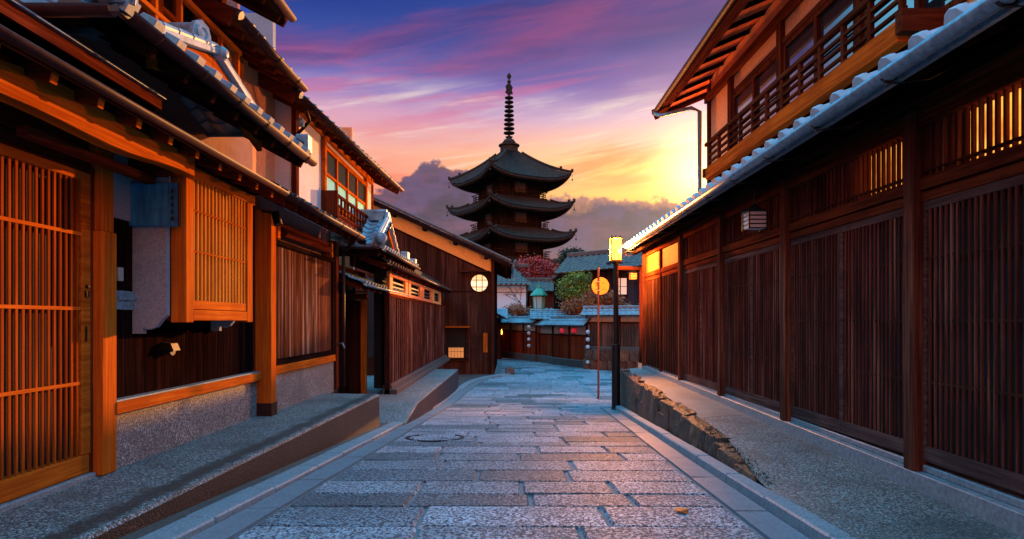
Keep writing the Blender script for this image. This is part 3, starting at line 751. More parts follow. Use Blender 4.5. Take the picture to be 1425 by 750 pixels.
# blue hanging sign
sg = MB().box(-2.97, -2.51, 4.895, 4.925, 1.715, 2.045)
m_, g_, b_, oc_ = mat_new('blue_lacquer_board'); n_ = g_.noise(mapping(g_, oc_, (16, 1, 1.4)), 1.5, 6, .65); n2_ = g_.noise(oc_, 5, 4, .6)
c_ = g_.mix(g_.sstep(n_, .3, .7), (.012, .10, .24, 1), (.04, .32, .62, 1)); c_ = g_.mix(g_.m('MULTIPLY', g_.sstep(n2_, .45, .7), .5), c_, (.005, .02, .05, 1))
g_.put(b_.inputs['Base Color'], c_); b_.inputs['Roughness'].default_value = .35
S = thing('hanging_sign', 'blue lacquered board sign hanging under the beam beside the lattice door', 'sign', (-2.74, 4.9, 1.71))
part('board', sg, m_, S, bevel=.006)
part('frame', MB().box(-2.508, -2.503, 4.893, 4.927, 1.715, 2.045), wd_z, S)
ink = plain('black_ink', (.008, .010, .012, 1), .5, bmp=0)
rb = random.Random(11); tx = MB(); zz = 1.99
for k in range(5):
    zc = 1.985-k*.052
    tx.box(-2.565+rb.uniform(-.006, .004), -2.535+rb.uniform(-.004, .006), 4.8915, 4.8945, zc-.003, zc+.003)
    tx.bar((-2.550, 4.893, zc+.018), (-2.553+rb.uniform(-.006, .006), 4.893, zc-.022), .006, .003, (0,1,0))
    tx.bar((-2.551, 4.893, zc-.004), (-2.568, 4.893, zc-.022), .005, .003, (0,1,0)); tx.bar((-2.549, 4.893, zc-.004), (-2.534, 4.893, zc-.02), .005, .003, (0,1,0))
part('lettering', tx, ink, S)
part('hanger', MB().tube([(-2.58, 4.91, 2.04), (-2.58, 4.91, 2.10)], .008, 8).tube([(-2.9, 4.91, 2.04), (-2.9, 4.91, 2.10)], .008, 8), steelblue, S)

# ================================================================== LEFT: second house (board panel, white upper storey)
H2 = thing('wooden_house', 'white plastered two storey house with brown board shutter below and small railed window above', 'house', (-2.9, 9, -.08), 'wooden town houses along the street')
part('wall', MB().box(-3.0, -2.86, 7.4, 10.35, -.1, 2.45), plaster_p, H2)
pp = part('post', MB().box(-2.86, -2.68, 7.27, 7.43, .02, 2.25), wo_z, H2, bevel=.006)
part('post_shoe', MB().box(-2.865, -2.672, 7.262, 7.438, -.08, .07), copper, pp)
part('post', MB().box(-2.88, -2.72, 10.16, 10.32, -.08, 2.25), wm_z, H2, bevel=.006)
part('plinth', MB().box(-2.9, -2.76, 7.435, 10.155, -.12, .36), conc_pl, H2)
part('sill', MB().box(-2.9, -2.73, 7.435, 10.155, .365, .465), wo_y, H2, bevel=.004)
pn = part('board_panel', MB().box(-2.86, -2.78, 7.6, 10.1, .54, 1.90), boards_weather, H2)
part('panel_frame', MB().box(-2.86, -2.745, 7.5, 10.15, .468, .54).box(-2.86, -2.745, 7.5, 10.15, 1.90, 1.96).box(-2.86, -2.75, 7.5, 7.60, .54, 1.90).box(-2.86, -2.75, 10.08, 10.15, .54, 1.90), wd_y, pn, bevel=.003)
part('rolled_blind', MB().tube([(-2.76, 7.9, 2.07), (-2.76, 9.9, 2.07)], .05, 12).box(-2.82, -2.76, 7.8, 9.95, 2.13, 2.18), wm_y, H2, smooth=False)
part('blind_frame', MB().box(-2.84, -2.72, 7.6, 7.68, 1.97, 2.2), wo_z, H2); part('blind_frame', MB().box(-2.84, -2.72, 9.9, 9.98, 1.97, 2.2), wo_z, H2)
part('downpipe', MB().tube([(-2.66, 10.36, 2.2), (-2.66, 10.36, -.05)], .028, 10).tube([(-2.3, 9.9, 2.28), (-2.5, 10.2, 2.2), (-2.66, 10.36, 2.1)], .028, 8), copper, H2, smooth=True)
part('tap', MB().tube([(-2.74, 10.3, .62), (-2.64, 10.22, .64), (-2.6, 10.2, .56)], .014, 8), steelblue, H2, smooth=True)
roof(H2, (-2.3, 6.3, 2.30), (-2.3, 9.95, 2.30), (-.65, 0, .30), tile_d, pitch=.26, h=.03, soffit=wd_y, rafter=wm_x, rsp=.4, gutter=copper, gr=.05, hooks=4, caps='box')
part('eave_end_board', MB().box(-2.95, -2.36, 6.28, 6.30, 2.22, 2.36), wd_x, H2)
# upper storey
cx = -2.72
part('upper_wall', MB().box(-3.1, cx, 8.2, 12.8, 2.42, 3.95), plaster_w, H2)
part('upper_side_wall', MB().box(-6.0, -3.0, 8.2, 8.3, 2.4, 4.9), plaster_b, H2)
part('rear_wall', MB().box(-3.05, -2.98, 6.8, 8.2, 2.4, 4.2).box(-6, -5.9, 7, 12.8, -.2, 5.0).box(-6, -3.1, 12.72, 12.8, 1.6, 4.8), plaster_o, H2)
part('rear_post', MB().box(-2.98, -2.92, 7.0, 7.1, 2.4, 4.1), wo_z, H2)
part('corner_post', MB().box(-2.76, -2.70, 8.18, 8.30, 2.4, 3.8), wm_z, H2); part('corner_post', MB().box(-2.76, -2.70, 12.72, 12.84, 2.4, 3.8), wm_z, H2)
wn_ = part('window', MB().box(cx, cx+.05, 9.42, 12.06, 3.50, 3.57).box(cx, cx+.05, 9.42, 12.06, 2.72, 2.78).box(cx, cx+.06, 9.34, 9.43, 2.6, 3.72).box(cx, cx+.06, 12.05, 12.14, 2.6, 3.72), wo_y, H2, bevel=.003)
for k in range(1, 4): part('mullion', MB().box(cx+.003, cx+.043, 9.42+k*.66-.025, 9.42+k*.66+.025, 2.78, 3.5), wo_z, wn_)
part('transom', MB().box(cx+.003, cx+.038, 9.43, 12.05, 3.14, 3.18), wo_y, wn_)
part('pane', MB().box(cx+.004, cx+.012, 9.43, 12.05, 3.18, 3.5), plain('dusky_glass', (.04, .06, .09, 1), .5, var=.1, bmp=0, spec=0.0), wn_)
part('lower_pane', MB().box(cx+.004, cx+.012, 9.43, 12.05, 2.78, 3.14), plain('blue_lit_paper', (.30, .88, 1.0, 1), .9, var=.08, bmp=0, spec=0.0), wn_)  # bluish light on the pane is put into its base colour
part('head_beam', MB().box(cx, cx+.05, 8.3, 12.7, 3.66, 3.76), wo_y, H2)
rl = part('railing', MB().box(-2.52, -2.48, 9.35, 12.15, 2.80, 2.84).box(-2.52, -2.48, 9.35, 12.15, 2.52, 2.56).box(-2.515, -2.485, 9.35, 12.15, 2.67, 2.69), wm_y, H2, bevel=.002)
m_ = MB()
for k in range(14): m_.box(-2.515, -2.487, 9.4+k*.205, 9.425+k*.205, 2.56, 2.80)
part('grille', m_, wm_z, rl)
part('side_panel', MB().box(-2.72, -2.48, 9.33, 9.36, 2.46, 2.88), wm_z, rl); part('floor_board', MB().box(-2.72, -2.47, 9.33, 12.16, 2.44, 2.5), wm_y, rl)
rB = roof(H2, (-2.5, 5.9, 3.80), (-2.5, 7.75, 3.80), (-1.6, 0, .80), tile_d, pitch=.25, h=.045, soffit=soffit_m, rafter=wm_x, rsp=.3, gutter=copper, gr=.045, hooks=3, caps='round', verge=wm_x)
rC = roof(H2, (-2.53, 7.70, 3.70), (-2.27, 13.4, 3.72), (-1.6, 0, .80), tile_d, pitch=.25, h=.045, soffit=soffit_m, rafter=wm_x, rsp=.4, gutter=copper, gr=.045, hooks=7, caps='round', verge=wm_x)
part('eave_pipe', MB().tube([(-2.52, 8.0, 3.62), (-2.5, 8.1, 3.50), (-2.70, 8.12, 3.30)], .022, 8), copper, H2, smooth=True)
part('lamp_shade', MB().lathe((-2.60, 8.05, 3.42), [(.05, 0), (.03, .08), (.012, .10)], 12), steelblue, H2, smooth=True)
# spot lamp on the post
L_ = thing('spot_lamp', 'small black cylinder spot lamp on the orange post under the eave', 'lamp', (-2.66, 7.25, 2.1))
part('body', MB().tube([(-2.60, 7.18, 2.20), (-2.56, 7.16, 2.06)], .045, 14), iron, L_); part('bracket', MB().tube([(-2.76, 7.2, 2.22), (-2.62, 7.2, 2.20)], .012, 8), iron, L_)

# ================================================================== LEFT: low house with board fence and blue tiled roofs
H3 = thing('wooden_house', 'low dark house with upright board front, small vent openings and blue tiled roofs', 'house', (-2.6, 17, -.4), 'wooden town houses along the street')
part('board_front', MB().box(-2.38, -2.30, 12.3, 23.0, -.22, 1.46), boards_purple, H3)
m_ = MB()
for k in range(43): m_.box(-2.302, -2.276, 12.36+k*.25-.018, 12.36+k*.25+.018, -.2, 1.46)
part('batten', m_, wood('weathered_battens', (.20, .085, .07, 1), (.06, .024, .02, 1), 'z', wear_glint=(.38, .27, .26, 1), island=True), H3)
part('step', MB().box(-2.4, -2.22, 12.25, 23.0, -.31, -.22).box(-2.4, -2.12, 12.2, 23.05, -.42, -.30), granite_d, H3, bevel=.01)
part('head_rail', MB().box(-2.38, -2.27, 12.3, 23.0, 1.46, 1.52), wm_y, H3)
for k in range(4):
    y0 = 12.3+k*2.35+.1
    vt_ = part('vent_opening', MB().box(-2.36, -2.29, y0, y0+2.2, 1.52, 1.60).box(-2.36, -2.29, y0, y0+2.2, 1.86, 1.95).box(-2.36, -2.29, y0, y0+.30, 1.60, 1.86).box(-2.36, -2.29, y0+1.9, y0+2.2, 1.60, 1.86), plaster_o if k != 3 else plaster_y, H3, bevel=.01)
    part('louvre', MB().box(-2.37, -2.33, y0+.3, y0+1.9, 1.66, 1.69).box(-2.37, -2.33, y0+.3, y0+1.9, 1.75, 1.78), plain('louvre_%d' % k, (.05, .12, .17, 1), .6), vt_)
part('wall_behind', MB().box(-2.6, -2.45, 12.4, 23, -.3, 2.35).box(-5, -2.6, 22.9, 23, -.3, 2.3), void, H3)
part('upper_wall', MB().box(-2.62, -2.55, 10.6, 14.4, 1.9, 2.4), wd_y, H3)
dw = part('door', MB().box(-3.4, -2.80, 12.24, 12.29, -.42, 1.38), wb_z, H3)
part('door_post', MB().box(-2.80, -2.70, 12.16, 12.26, -.42, 1.44), wo_z, dw, bevel=.004); part('door_head', MB().box(-3.4, -2.68, 12.14, 12.24, 1.40, 1.50), wm_x, dw)
part('post', MB().box(-2.36, -2.26, 12.2, 12.32, -.42, 1.5), wb_z, H3, bevel=.004)
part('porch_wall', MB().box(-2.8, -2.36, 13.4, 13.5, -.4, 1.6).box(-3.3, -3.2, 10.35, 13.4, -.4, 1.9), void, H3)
roof(H3, (-2.35, 10.4, 1.60), (-2.35, 14.8, 1.60), (-.75, 0, .30), tile_l, pitch=.24, h=.03, soffit=wd_y, rafter=wm_x, rsp=.5, gutter=steelblue, gr=.03, caps='box')
part('porch_beam', MB().box(-3.0, -2.9, 10.4, 13.0, 1.7, 1.95), wo_y, H3)
roof(H3, (-2.06, 10.9, 1.98), (-2.1, 23.2, 2.06), (-1.0, 0, .36), tile_d, pitch=.28, h=.03, soffit=wm_y, rafter=wm_x, rsp=.6, gutter=copper, gr=.04, caps='box')
part('ridge_tiles', MB().box(-2.98, -2.8, 16.4, 22.2, 2.28, 2.44).tube([(-2.89, 16.3, 2.48), (-2.89, 22.3, 2.48)], .07, 10).box(-3.0, -2.76, 18.6, 18.8, 2.4, 2.62), tile_l, H3, bevel=.01)
for k in range(12): pass
rf = roof(H3, (-2.78, 10.42, 2.20), (-2.08, 10.42, 2.20), (0, 1.02, .56), tile_l, pitch=.22, row=.2, h=.04, soffit=wd_x, rafter=wm_y, rsp=.4, gutter=copper, gr=.035, caps='box')
roof(H3, (-2.10, 12.46, 2.24), (-2.78, 12.46, 2.24), (0, -1.0, .52), tile_l, pitch=.22, h=.035, caps=None)
part('ridge', MB().box(-2.78, -2.22, 11.36, 11.54, 2.76, 2.83).box(-2.78, -2.20, 11.39, 11.51, 2.83, 2.89).tube([(-2.78, 11.45, 2.92), (-2.17, 11.45, 2.92)], .05, 10), tile_l, rf, bevel=.005)
onigawara(rf, (-2.19, 11.45, 2.64), (1, 0, 0), .28, tile_l)
part('gable_panel', MB().prism([(-2.36, 10.6, 2.24), (-2.36, 11.45, 2.70), (-2.36, 12.3, 2.24)], (-.04, 0, 0)), wd_y, rf)
for (ya, za) in ((10.42, 2.20), (12.46, 2.22)): part('barge_board', MB().bar((-2.19, ya, za), (-2.19, 11.45, 2.73), .035, .11), wo_y, rf, bevel=.003)
for (ya, za) in ((10.45, 2.27), (12.44, 2.27)): part('verge_tile', MB().bar((-2.16, ya, za), (-2.16, 11.45, 2.80), .10, .06).tube([(-2.16, ya, za+.05), (-2.16, 11.45, 2.85)], .033, 8), tile_l, rf)
onigawara(rf, (-2.14, 10.5, 2.24), (.3, -1, 0), .20, tile_l); part('corner_tile', MB().lathe((-2.10, 10.44, 2.33), [(.085, 0), (.085, .11), (.05, .13)], 14, (.6, -.8, 0)), tile_l, rf)
roof(H3, (-2.06, 10.42, 2.16), (-2.06, 14.4, 2.18), (-.5, 0, .22), tile_l, pitch=.22, h=.045, soffit=wd_y, rafter=wm_x, rsp=.45, gutter=copper, gr=.04, caps='box')
part('front_fascia', MB().box(-2.78, -2.12, 10.44, 10.48, 2.04, 2.17), wd_x, H3)
part('end_tile', MB().box(-2.2, -2.06, 13.1, 13.35, 2.24, 2.40), tile_l, H3, bevel=.01); part('end_tile', MB().box(-2.2, -2.06, 14.2, 14.36, 2.24, 2.36), tile_l, H3, bevel=.01)

# ================================================================== LEFT: dark gable house closing the street
H4 = thing('wooden_house', 'dark boarded gable house with round lit window at the bend of the street', 'house', (-3, 26, -1), 'wooden town houses along the street')
zt = lambda X: 3.28+(-.57-X)*.463
part('gable_wall', MB().prism([(-.57, 23.4, -.98), (-.57, 23.4, zt(-.57)-.60), (-5.6, 23.4, zt(-5.6)-.60), (-5.6, 23.4, -.98)], (0, .1, 0)), boards_gable, H4)
part('seam_rail', MB().box(-5.6, -.60, 23.375, 23.398, 2.04, 2.07), wd_x, H4)
part('plaster_strip', MB().prism([(-.62, 23.42, zt(-.62)-.60), (-.62, 23.42, zt(-.62)-.02), (-5.6, 23.42, zt(-5.6)-.02), (-5.6, 23.42, zt(-5.6)-.60)], (0, .08, 0)), plaster_y, H4)
part('plaster_rail', MB().bar((-.60, 23.39, zt(-.6)-.61), (-5.6, 23.39, zt(-5.6)-.61), .04, .05), wd_x, H4)
part('corner_post', MB().box(-.66, -.55, 23.32, 23.42, -1.0, 3.3), wb_z, H4)
part('side_wall', MB().box(-.62, -.57, 23.5, 30, -1, 3.2).box(-5.6, -.6, 29.9, 30, -1, 3), wd_z, H4)
rg = roof(H4, (.08, 23.0, 2.98), (.08, 30.4, 2.98), (-6.2, 0, 2.87), tile_d, pitch=.3, h=.04, row=.4, soffit=wm_y, rafter=wm_x, rsp=.8, gutter=steelblue, gr=.05, caps='box')
part('barge_board', MB().bar((.10, 22.97, 2.95), (-6.1, 22.97, 5.82), .05, .13, off=-.02), wd_x, rg)
for k in range(5): part('purlin_end', MB().box(-.9-k*1.1, -.78-k*1.1, 22.9, 23.4, zt(-.84-k*1.1)-.20, zt(-.84-k*1.1)-.08), wd_y, rg)
part('verge_tile', MB().tube([(.05, 23.05, 3.12), (-6.1, 23.05, 5.97)], .05, 8), tile_g, rg)
lit = emis('lit_paper_window', (1.0, .62, .25), 1.3)
rw = part('round_window', MB().lathe((-1.09, 23.395, 2.35), [(.335, 0), (.335, .03), (.305, .035), (.305, .0)], 36, (0,-1,0)), wd_x, H4)
m_, g_, b_, oc_ = mat_new('lit_round_paper'); sp_ = g_.n('ShaderNodeSeparateXYZ'); g_.put(sp_.inputs[0], oc_)
b_.inputs['Base Color'].default_value = (.5, .4, .25, 1); n_ = g_.noise(oc_, 3.5, 3, .6)
g_.put(b_.inputs['Emission Color'], g_.mix(g_.sstep(n_, .4, .62), (1, .55, .22, 1), (1, .78, .50, 1))); b_.inputs['Emission Strength'].default_value = .62
part('paper', MB().lathe((-1.09, 23.38, 2.35), [(.303, 0), (.303, .008)], 36, (0,-1,0)), m_, rw)
part('lattice', MB().box(-1.21, -1.185, 23.352, 23.362, 2.07, 2.63).box(-1.0, -.975, 23.352, 23.362, 2.07, 2.63).box(-1.39, -.79, 23.35, 23.36, 2.45, 2.472).box(-1.38, -.80, 23.35, 23.36, 2.20, 2.222), iron, rw)
part('window_hood', MB().box(-1.80, -.70, 23.15, 23.4, 2.74, 2.79), wb_x, H4, bevel=.005)
lw = part('window', MB().box(-2.40, -1.50, 23.38, 23.42, -.42, .70), void, H4)
part('frame', MB().box(-2.42, -1.48, 23.32, 23.40, -.45, -.38).box(-2.42, -2.34, 23.33, 23.40, -.38, .70).box(-1.56, -1.48, 23.33, 23.40, -.38, .70), wb_x, lw)
m_ = MB()
for k in range(6): m_.box(-2.22+k*.115, -2.21+k*.115, 23.335, 23.35, -.34, .1)
m_.box(-2.22, -1.6, 23.333, 23.349, -.12, -.11); part('lattice', m_, iron, lw)
part('lit_pane', MB().box(-2.2, -1.66, 23.352, 23.378, -.34, .02), emis('lit_low_pane', (1, .42, .12), .16), lw)
part('hood_shelf', MB().box(-2.45, -1.42, 23.1, 23.4, .74, .80), wo_x, lw, bevel=.005)
part('name_plate', MB().box(-.95, -.80, 23.35, 23.395, -.15, .55), wo_z, H4, bevel=.005)
# ================================================================== RIGHT: long lattice-fronted house
HR = thing('wooden_house', 'long dark lattice fronted house with tiled pent roof and railed balcony above', 'house', (2.9, 6, -.15), 'wooden town houses along the street')
rx = 2.87
part('inner_wall', MB().box(3.3, 3.35, -.5, 13.6, -.2, 2.9), void, HR)
part('back_wall', MB().box(8.4, 8.5, -.5, 13.7, -.2, 4.6).box(3.4, 8.4, 13.55, 13.66, -.2, 2.9).box(3.3, 8.4, -.6, -.5, -.2, 4.6), wd_z, HR)
def slope_box(mb, x0, x1, ya, yb, za0, za1, zb0, zb1):
    mb.hexa([(x0, ya, za0), (x1, ya, za0), (x1, yb, zb0), (x0, yb, zb0), (x0, ya, za1), (x1, ya, za1), (x1, yb, zb1), (x0, yb, zb1)]); return mb
ss = slope_box(MB(), 2.80, 3.0, -.5, 13.7, -.35, -.10, -.35, .05)
slope_box(ss, 2.865, 3.0, -.5, 13.7, -.10, -.045, .05, .085)
part('stone_sill', ss, plain('blue_grey_sill', (.26, .27, .29, 1), .5, nscale=30, var=.35, bmp=.3), HR, bevel=.006)
kick_m = wood('kick_boards', (.17, .085, .07, 1), (.06, .03, .027, 1), 'y')
post_r = wood('right_posts', (.20, .060, .035, 1), (.055, .018, .013, 1), 'z', wear_glint=(.34, .12, .06, 1))
posts = [.45, 2.45, 4.54, 6.64, 8.67, 10.70, 13.62]
for Y in posts: part('post', MB().box(2.80, 2.94, Y-.06, Y+.06, -.09+.0095*Y, 2.50), post_r, HR, bevel=.005)
part('post', MB().box(2.83, 2.93, 12.15, 12.23, .02, 2.35), wm_z, HR, bevel=.005)
part('transom_rail', MB().box(2.84, 2.95, -.5, 13.6, 1.90, 1.985).box(2.855, 2.95, -.5, 13.6, 1.82, 1.888), wm_y, HR, bevel=.004)
part('head_beam', MB().box(2.83, 2.97, -.5, 13.7, 2.34, 2.50), wm_y, HR, bevel=.004)
pan = plain('window_paper_lit', (.8, .5, .2, 1), .8)
for i in range(5):
    y0, y1 = posts[i]+.06, posts[i+1]-.06; mid = (y0+y1)/2
    for (a, b) in ((y0, mid), (mid, y1)):
        lp = part('lattice_panel', MB().box(2.862, 2.90, a+.003, b-.003, .03, .135).box(2.862, 2.90, a+.003, b-.003, 1.76, 1.818).box(2.864, 2.90, a+.003, a+.028, .135, 1.76).box(2.864, 2.90, b-.028, b-.003, .135, 1.76), kick_m, HR, bevel=.003)
        m_ = MB(); Y = a+.055
        while Y < b-.03:
            m_.box(2.866+random.uniform(-.002, .002), 2.877, Y-.0095, Y+.0095, .13, 1.765); Y += .054
        part('slats', m_, slat_r, lp)
        m_ = MB()
        for z in (.58, 1.0, 1.43): m_.box(2.868, 2.886, a+.03, b-.03, z-.008, z+.008)
        part('rung', m_, wb_y, lp)
        part('backing', MB().box(2.925, 2.935, a, b, .03, 1.818), void, lp)
    tl = MB(); Y = y0+.05
    while Y < y1-.02: tl.box(2.868, 2.892, Y-.010, Y+.010, 1.985, 2.34); Y += .066
    tp = part('transom_lattice', tl, slat_r, HR)
    part('transom_rod', MB().box(2.866, 2.904, y0, y1, 2.02, 2.035), wb_y, tp)
# rooms behind the transom: dark paper, two lit from inside
bk = MB()
for a, b in ((-.4, 2.6), (4.12, 4.72), (5.3, 10.6)): bk.box(3.02, 3.04, a, b, 1.95, 2.5)
part('transom_backing', bk, void, HR)
m_, g_, b_, oc_ = mat_new('lamp_lit_paper'); n_ = g_.noise(mapping(g_, oc_, (1, 2.2, 3)), 1.6, 4, .6)
b_.inputs['Base Color'].default_value = (.4, .2, .05, 1)
g_.put(b_.inputs['Emission Color'], g_.mix(g_.sstep(n_, .3, .68), (.50, .13, .01, 1), (1, .40, .05, 1))); b_.inputs['Emission Strength'].default_value = .9
for a, b in ((2.6, 4.12), (4.72, 5.3)): part('lit_transom_window', MB().box(2.935, 2.945, a+.002, b-.002, 1.99, 2.335), m_, HR)
far_pl = plain('dark_ochre_plaster', (.34, .10, .015, 1), .85, var=.3, nscale=8)
# boarded bays at the far end with ochre plaster above
bb = wood('far_end_boards', (.20, .075, .045, 1), (.06, .024, .018, 1), 'z', ('y', .12), wear_glint=(.22, .12, .09, 1))
for a, b in ((10.76, 12.15), (12.23, 13.56)):
    p_ = part('board_panel', MB().box(2.87, 2.90, a, b, .05, 1.82), bb, HR)
    m_ = MB()
    for k in range(11): m_.box(2.855, 2.87, a+.06+k*.125-.013, a+.06+k*.125+.013, .05, 1.82)
    part('batten', m_, wb_z, p_)
    part('plaster_panel', MB().box(2.87, 2.90, a, b, 1.985, 2.34), far_pl, HR)
# pent roof
rr = roof(HR, (2.15, -.5, 2.44), (2.46, 14.0, 2.53), (.86, 0, .40), tile_r, pitch=.30, h=.065, soffit=soffit_m, rafter=wd_x, rsp=.46, rw=.045, rh=.06, gutter=steelblue, gr=.055, caps='round', verge=wm_x)
part('fascia', MB().bar((2.17, -.5, 2.395), (2.48, 14.0, 2.485), .03, .07), steelblue, rr)
for k in range(15):
    Y = 1.0+k*.92; xe = 2.15+.0214*(Y+.5)
    part('gutter_bracket', MB().tube([(xe-.05, Y, 2.375), (xe+.20, Y, 2.405), (xe+.55, Y, 2.60)], .007, 6), iron, rr, smooth=True)
    part('gutter_joint', MB().trough((xe-.037, Y-.012, 2.418+.0062*(Y+.5)), (xe-.037, Y+.012, 2.418+.0062*(Y+.5)), .060), iron, rr)
part('eave_beam', MB().box(2.60, 2.70, -.5, 13.8, 2.40, 2.50), wd_y, HR, bevel=.004)
# upper storey
vx = 3.0
part('upper_wall', MB().box(vx, vx+.1, 2.2, 9.7, 2.80, 3.12).box(vx, vx+.1, 2.2, 9.7, 4.02, 4.62).box(vx, vx+.1, 8.75, 9.7, 3.12, 4.02).box(vx, vx+.1, 2.2, 3.9, 3.12, 4.02).box(vx, 8.3, 9.62, 9.7, 2.8, 4.7), plaster_o, HR)
part('corner_post', MB().box(vx-.03, vx+.05, 9.64, 9.74, 2.8, 4.5), wm_z, HR, bevel=.004)
part('head_beam', MB().box(vx-.07, vx, 2.2, 9.74, 4.26, 4.36), wm_y, HR, bevel=.004)
for Y in (3.95, 5.5, 7.1, 8.70): part('wall_post', MB().box(vx-.05, vx+.03, Y-.06, Y+.06, 2.85, 4.28), wm_z, HR, bevel=.004)
part('wall_rail', MB().box(vx-.03, vx, 3.9, 8.75, 4.0, 4.06), wm_y, HR)
for (a, b) in ((4.02, 5.44), (5.56, 7.04), (7.16, 8.64)):
    w_ = part('window', MB().box(vx-.02, vx+.04, a, b, 3.10, 3.16).box(vx-.02, vx+.04, a, b, 3.95, 4.0).box(vx-.02, vx+.04, a, a+.05, 3.16, 3.95).box(vx-.02, vx+.04, b-.05, b, 3.16, 3.95).box(vx-.025, vx+.035, (a+b)/2-.03, (a+b)/2+.03, 3.16, 3.95), wm_z, HR, bevel=.003)
    part('pane', MB().box(vx+.012, vx+.02, a+.05, (a+b)/2-.03, 3.16, 3.95), glass, w_); part('pane', MB().box(vx+.002, vx+.01, (a+b)/2+.03, b-.05, 3.16, 3.95), glass, w_)
    part('glazing_bar', MB().box(vx-.015, vx+.0, a+.05, b-.05, 3.53, 3.545), wm_y, w_)
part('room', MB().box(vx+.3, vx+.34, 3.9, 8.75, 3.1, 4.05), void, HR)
bc = part('balcony', MB().box(2.70, 2.80, 4.5, 8.92, 2.94, 3.10), balc_y, HR, bevel=.006)
part('floor_board', MB().box(2.80, 3.0, 4.55, 8.9, 3.02, 3.06), wm_y, bc)
part('end_beam', MB().box(2.68, 3.0, 4.42, 4.50, 2.98, 3.14), wm_x, bc, bevel=.005); part('end_beam', MB().box(2.68, 3.0, 8.92, 9.0, 2.98, 3.10), wm_x, bc, bevel=.005)
part('rail', MB().box(2.715, 2.775, 4.4, 9.02, 3.42, 3.465), wm_y, bc, bevel=.004)
part('rail', MB().box(2.73, 2.76, 4.48, 8.95, 3.33, 3.355), wm_y, bc); part('rail', MB().box(2.73, 2.76, 4.48, 8.95, 3.245, 3.27), wm_y, bc); part('rail', MB().box(2.73, 2.76, 4.48, 8.95, 3.16, 3.185), wm_y, bc)
for k in range(12): part('baluster', MB().box(2.725, 2.765, 4.50+k*.395, 4.54+k*.395, 3.10, 3.43), wm_z, bc, bevel=.003)
part('under_board', MB().box(2.84, 2.98, 2.2, 9.4, 2.86, 2.93), wo_y, HR)
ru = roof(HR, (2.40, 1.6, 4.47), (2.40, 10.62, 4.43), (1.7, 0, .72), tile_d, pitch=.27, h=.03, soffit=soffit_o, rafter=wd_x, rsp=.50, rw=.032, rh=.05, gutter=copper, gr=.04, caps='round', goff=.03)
part('fascia_board', MB().box(2.405, 2.53, 1.6, 10.6, 4.37, 4.395), wm_y, ru)
part('verge_board', MB().bar((2.36, 10.64, 4.40), (4.1, 10.64, 5.14), .04, .17, off=-.02), wm_x, ru, bevel=.004)
roof(HR, (6.0, 10.62, 4.47), (6.0, 1.6, 4.47), (-1.9, 0, .72), tile_d, h=.03, caps=None)
part('gable_end', MB().prism([(3.05, 9.64, 4.6), (4.1, 9.64, 5.1), (5.9, 9.64, 4.5), (3.05, 9.64, 4.5)], (0, .06, 0)), plaster_o, HR)
part('downpipe', MB().tube([(2.37, 10.5, 4.36), (2.42, 10.35, 4.28), (2.80, 9.95, 4.27), (2.91, 9.9, 4.20), (2.91, 9.9, 2.80)], .032, 10), steelblue, HR, smooth=True)

# hanging lamp under the right eave
def slat_lamp(name, label, c, s, topz, slatm, ems=None, group=None):
    x, y, z = c
    L = thing(name, label, 'lamp', c, group)
    h = s*.42
    part('roof_cap', MB().lathe((x, y, z+h+.0), [(s*.80, 0), (s*.62, s*.10), (s*.25, s*.22), (s*.09, s*.42), (s*.05, s*.44)], 4), iron, L)
    part('rod', MB().tube([(x, y, z+h+s*.4), (x, y, topz)], .008, 8), iron, L)
    b_ = MB().box(x-s*.42, x+s*.42, y-s*.42, y+s*.42, z-h, z+h)
    part('shade', b_, slatm, L)
    f = MB()
    for k in range(5):
        zz = z-h+k*h/2
        for (x0, x1, y0, y1) in ((-.46, .46, -.46, -.425), (-.46, .46, .425, .46), (-.46, -.425, -.425, .425), (.425, .46, -.425, .425)):
            f.box(x+x0*s, x+x1*s, y+y0*s, y+y1*s, zz-s*.028, zz+s*.028)
    for sx in (-1, 1):
        for sy in (-1, 1): f.box(x+sx*.445*s-s*.03, x+sx*.445*s+s*.03, y+sy*.445*s-s*.03, y+sy*.445*s+s*.03, z-h-.01, z+h)
    part('frame', f, iron, L); return L
white_sh = plain('white_acrylic', (.80, .78, .82, 1), .4, var=.06, bmp=0)
slat_lamp('hanging_lantern', 'square black framed lantern with white slatted shade hanging unlit under the right eave', (2.60, 6.86, 2.06), .21, 2.40, white_sh)
# ================================================================== street lamp, round sign, pole with small lantern
SL = thing('street_lamp', 'black street lamp with lit square lantern beside the rock wall', 'lamp', (2.14, 13.0, zr(13)))
lx, ly, lz = 2.14, 13.0, zr(13)
part('lower_post', MB().lathe((lx, ly, lz), [(.095, 0), (.095, .03), (.085, .04), (.085, 1.30), (.078, 1.32)], 20), iron, SL)
part('upper_post', MB().tube([(lx, ly, lz+1.3), (lx, ly, 2.17)], .052, 16), iron, SL)
part('collar', MB().lathe((lx, ly, 2.12), [(.055, 0), (.08, .04), (.12, .05), (.12, .075)], 4), iron, SL)
def point(name, loc, e, col, r, parent):
    d = bpy.data.lights.new(name, 'POINT'); d.energy = e; d.color = col; d.shadow_soft_size = r
    o = link(bpy.data.objects.new(name, d)); o.parent = parent; o.location = Vector(loc)-ORG[root_of(parent).name]; return o
lampglass = bpy.data.materials.new('frosted_lamp_glass'); lampglass.use_nodes = True; lampglass.node_tree.nodes.clear(); g_ = G(lampglass.node_tree)
e_ = g_.n('ShaderNodeEmission'); e_.inputs[0].default_value = (1, .30, .035, 1); e_.inputs[1].default_value = 4.5
tr_ = g_.n('ShaderNodeBsdfTransparent'); mx_ = g_.n('ShaderNodeMixShader'); mx_.inputs[0].default_value = .4; ou_ = g_.n('ShaderNodeOutputMaterial')
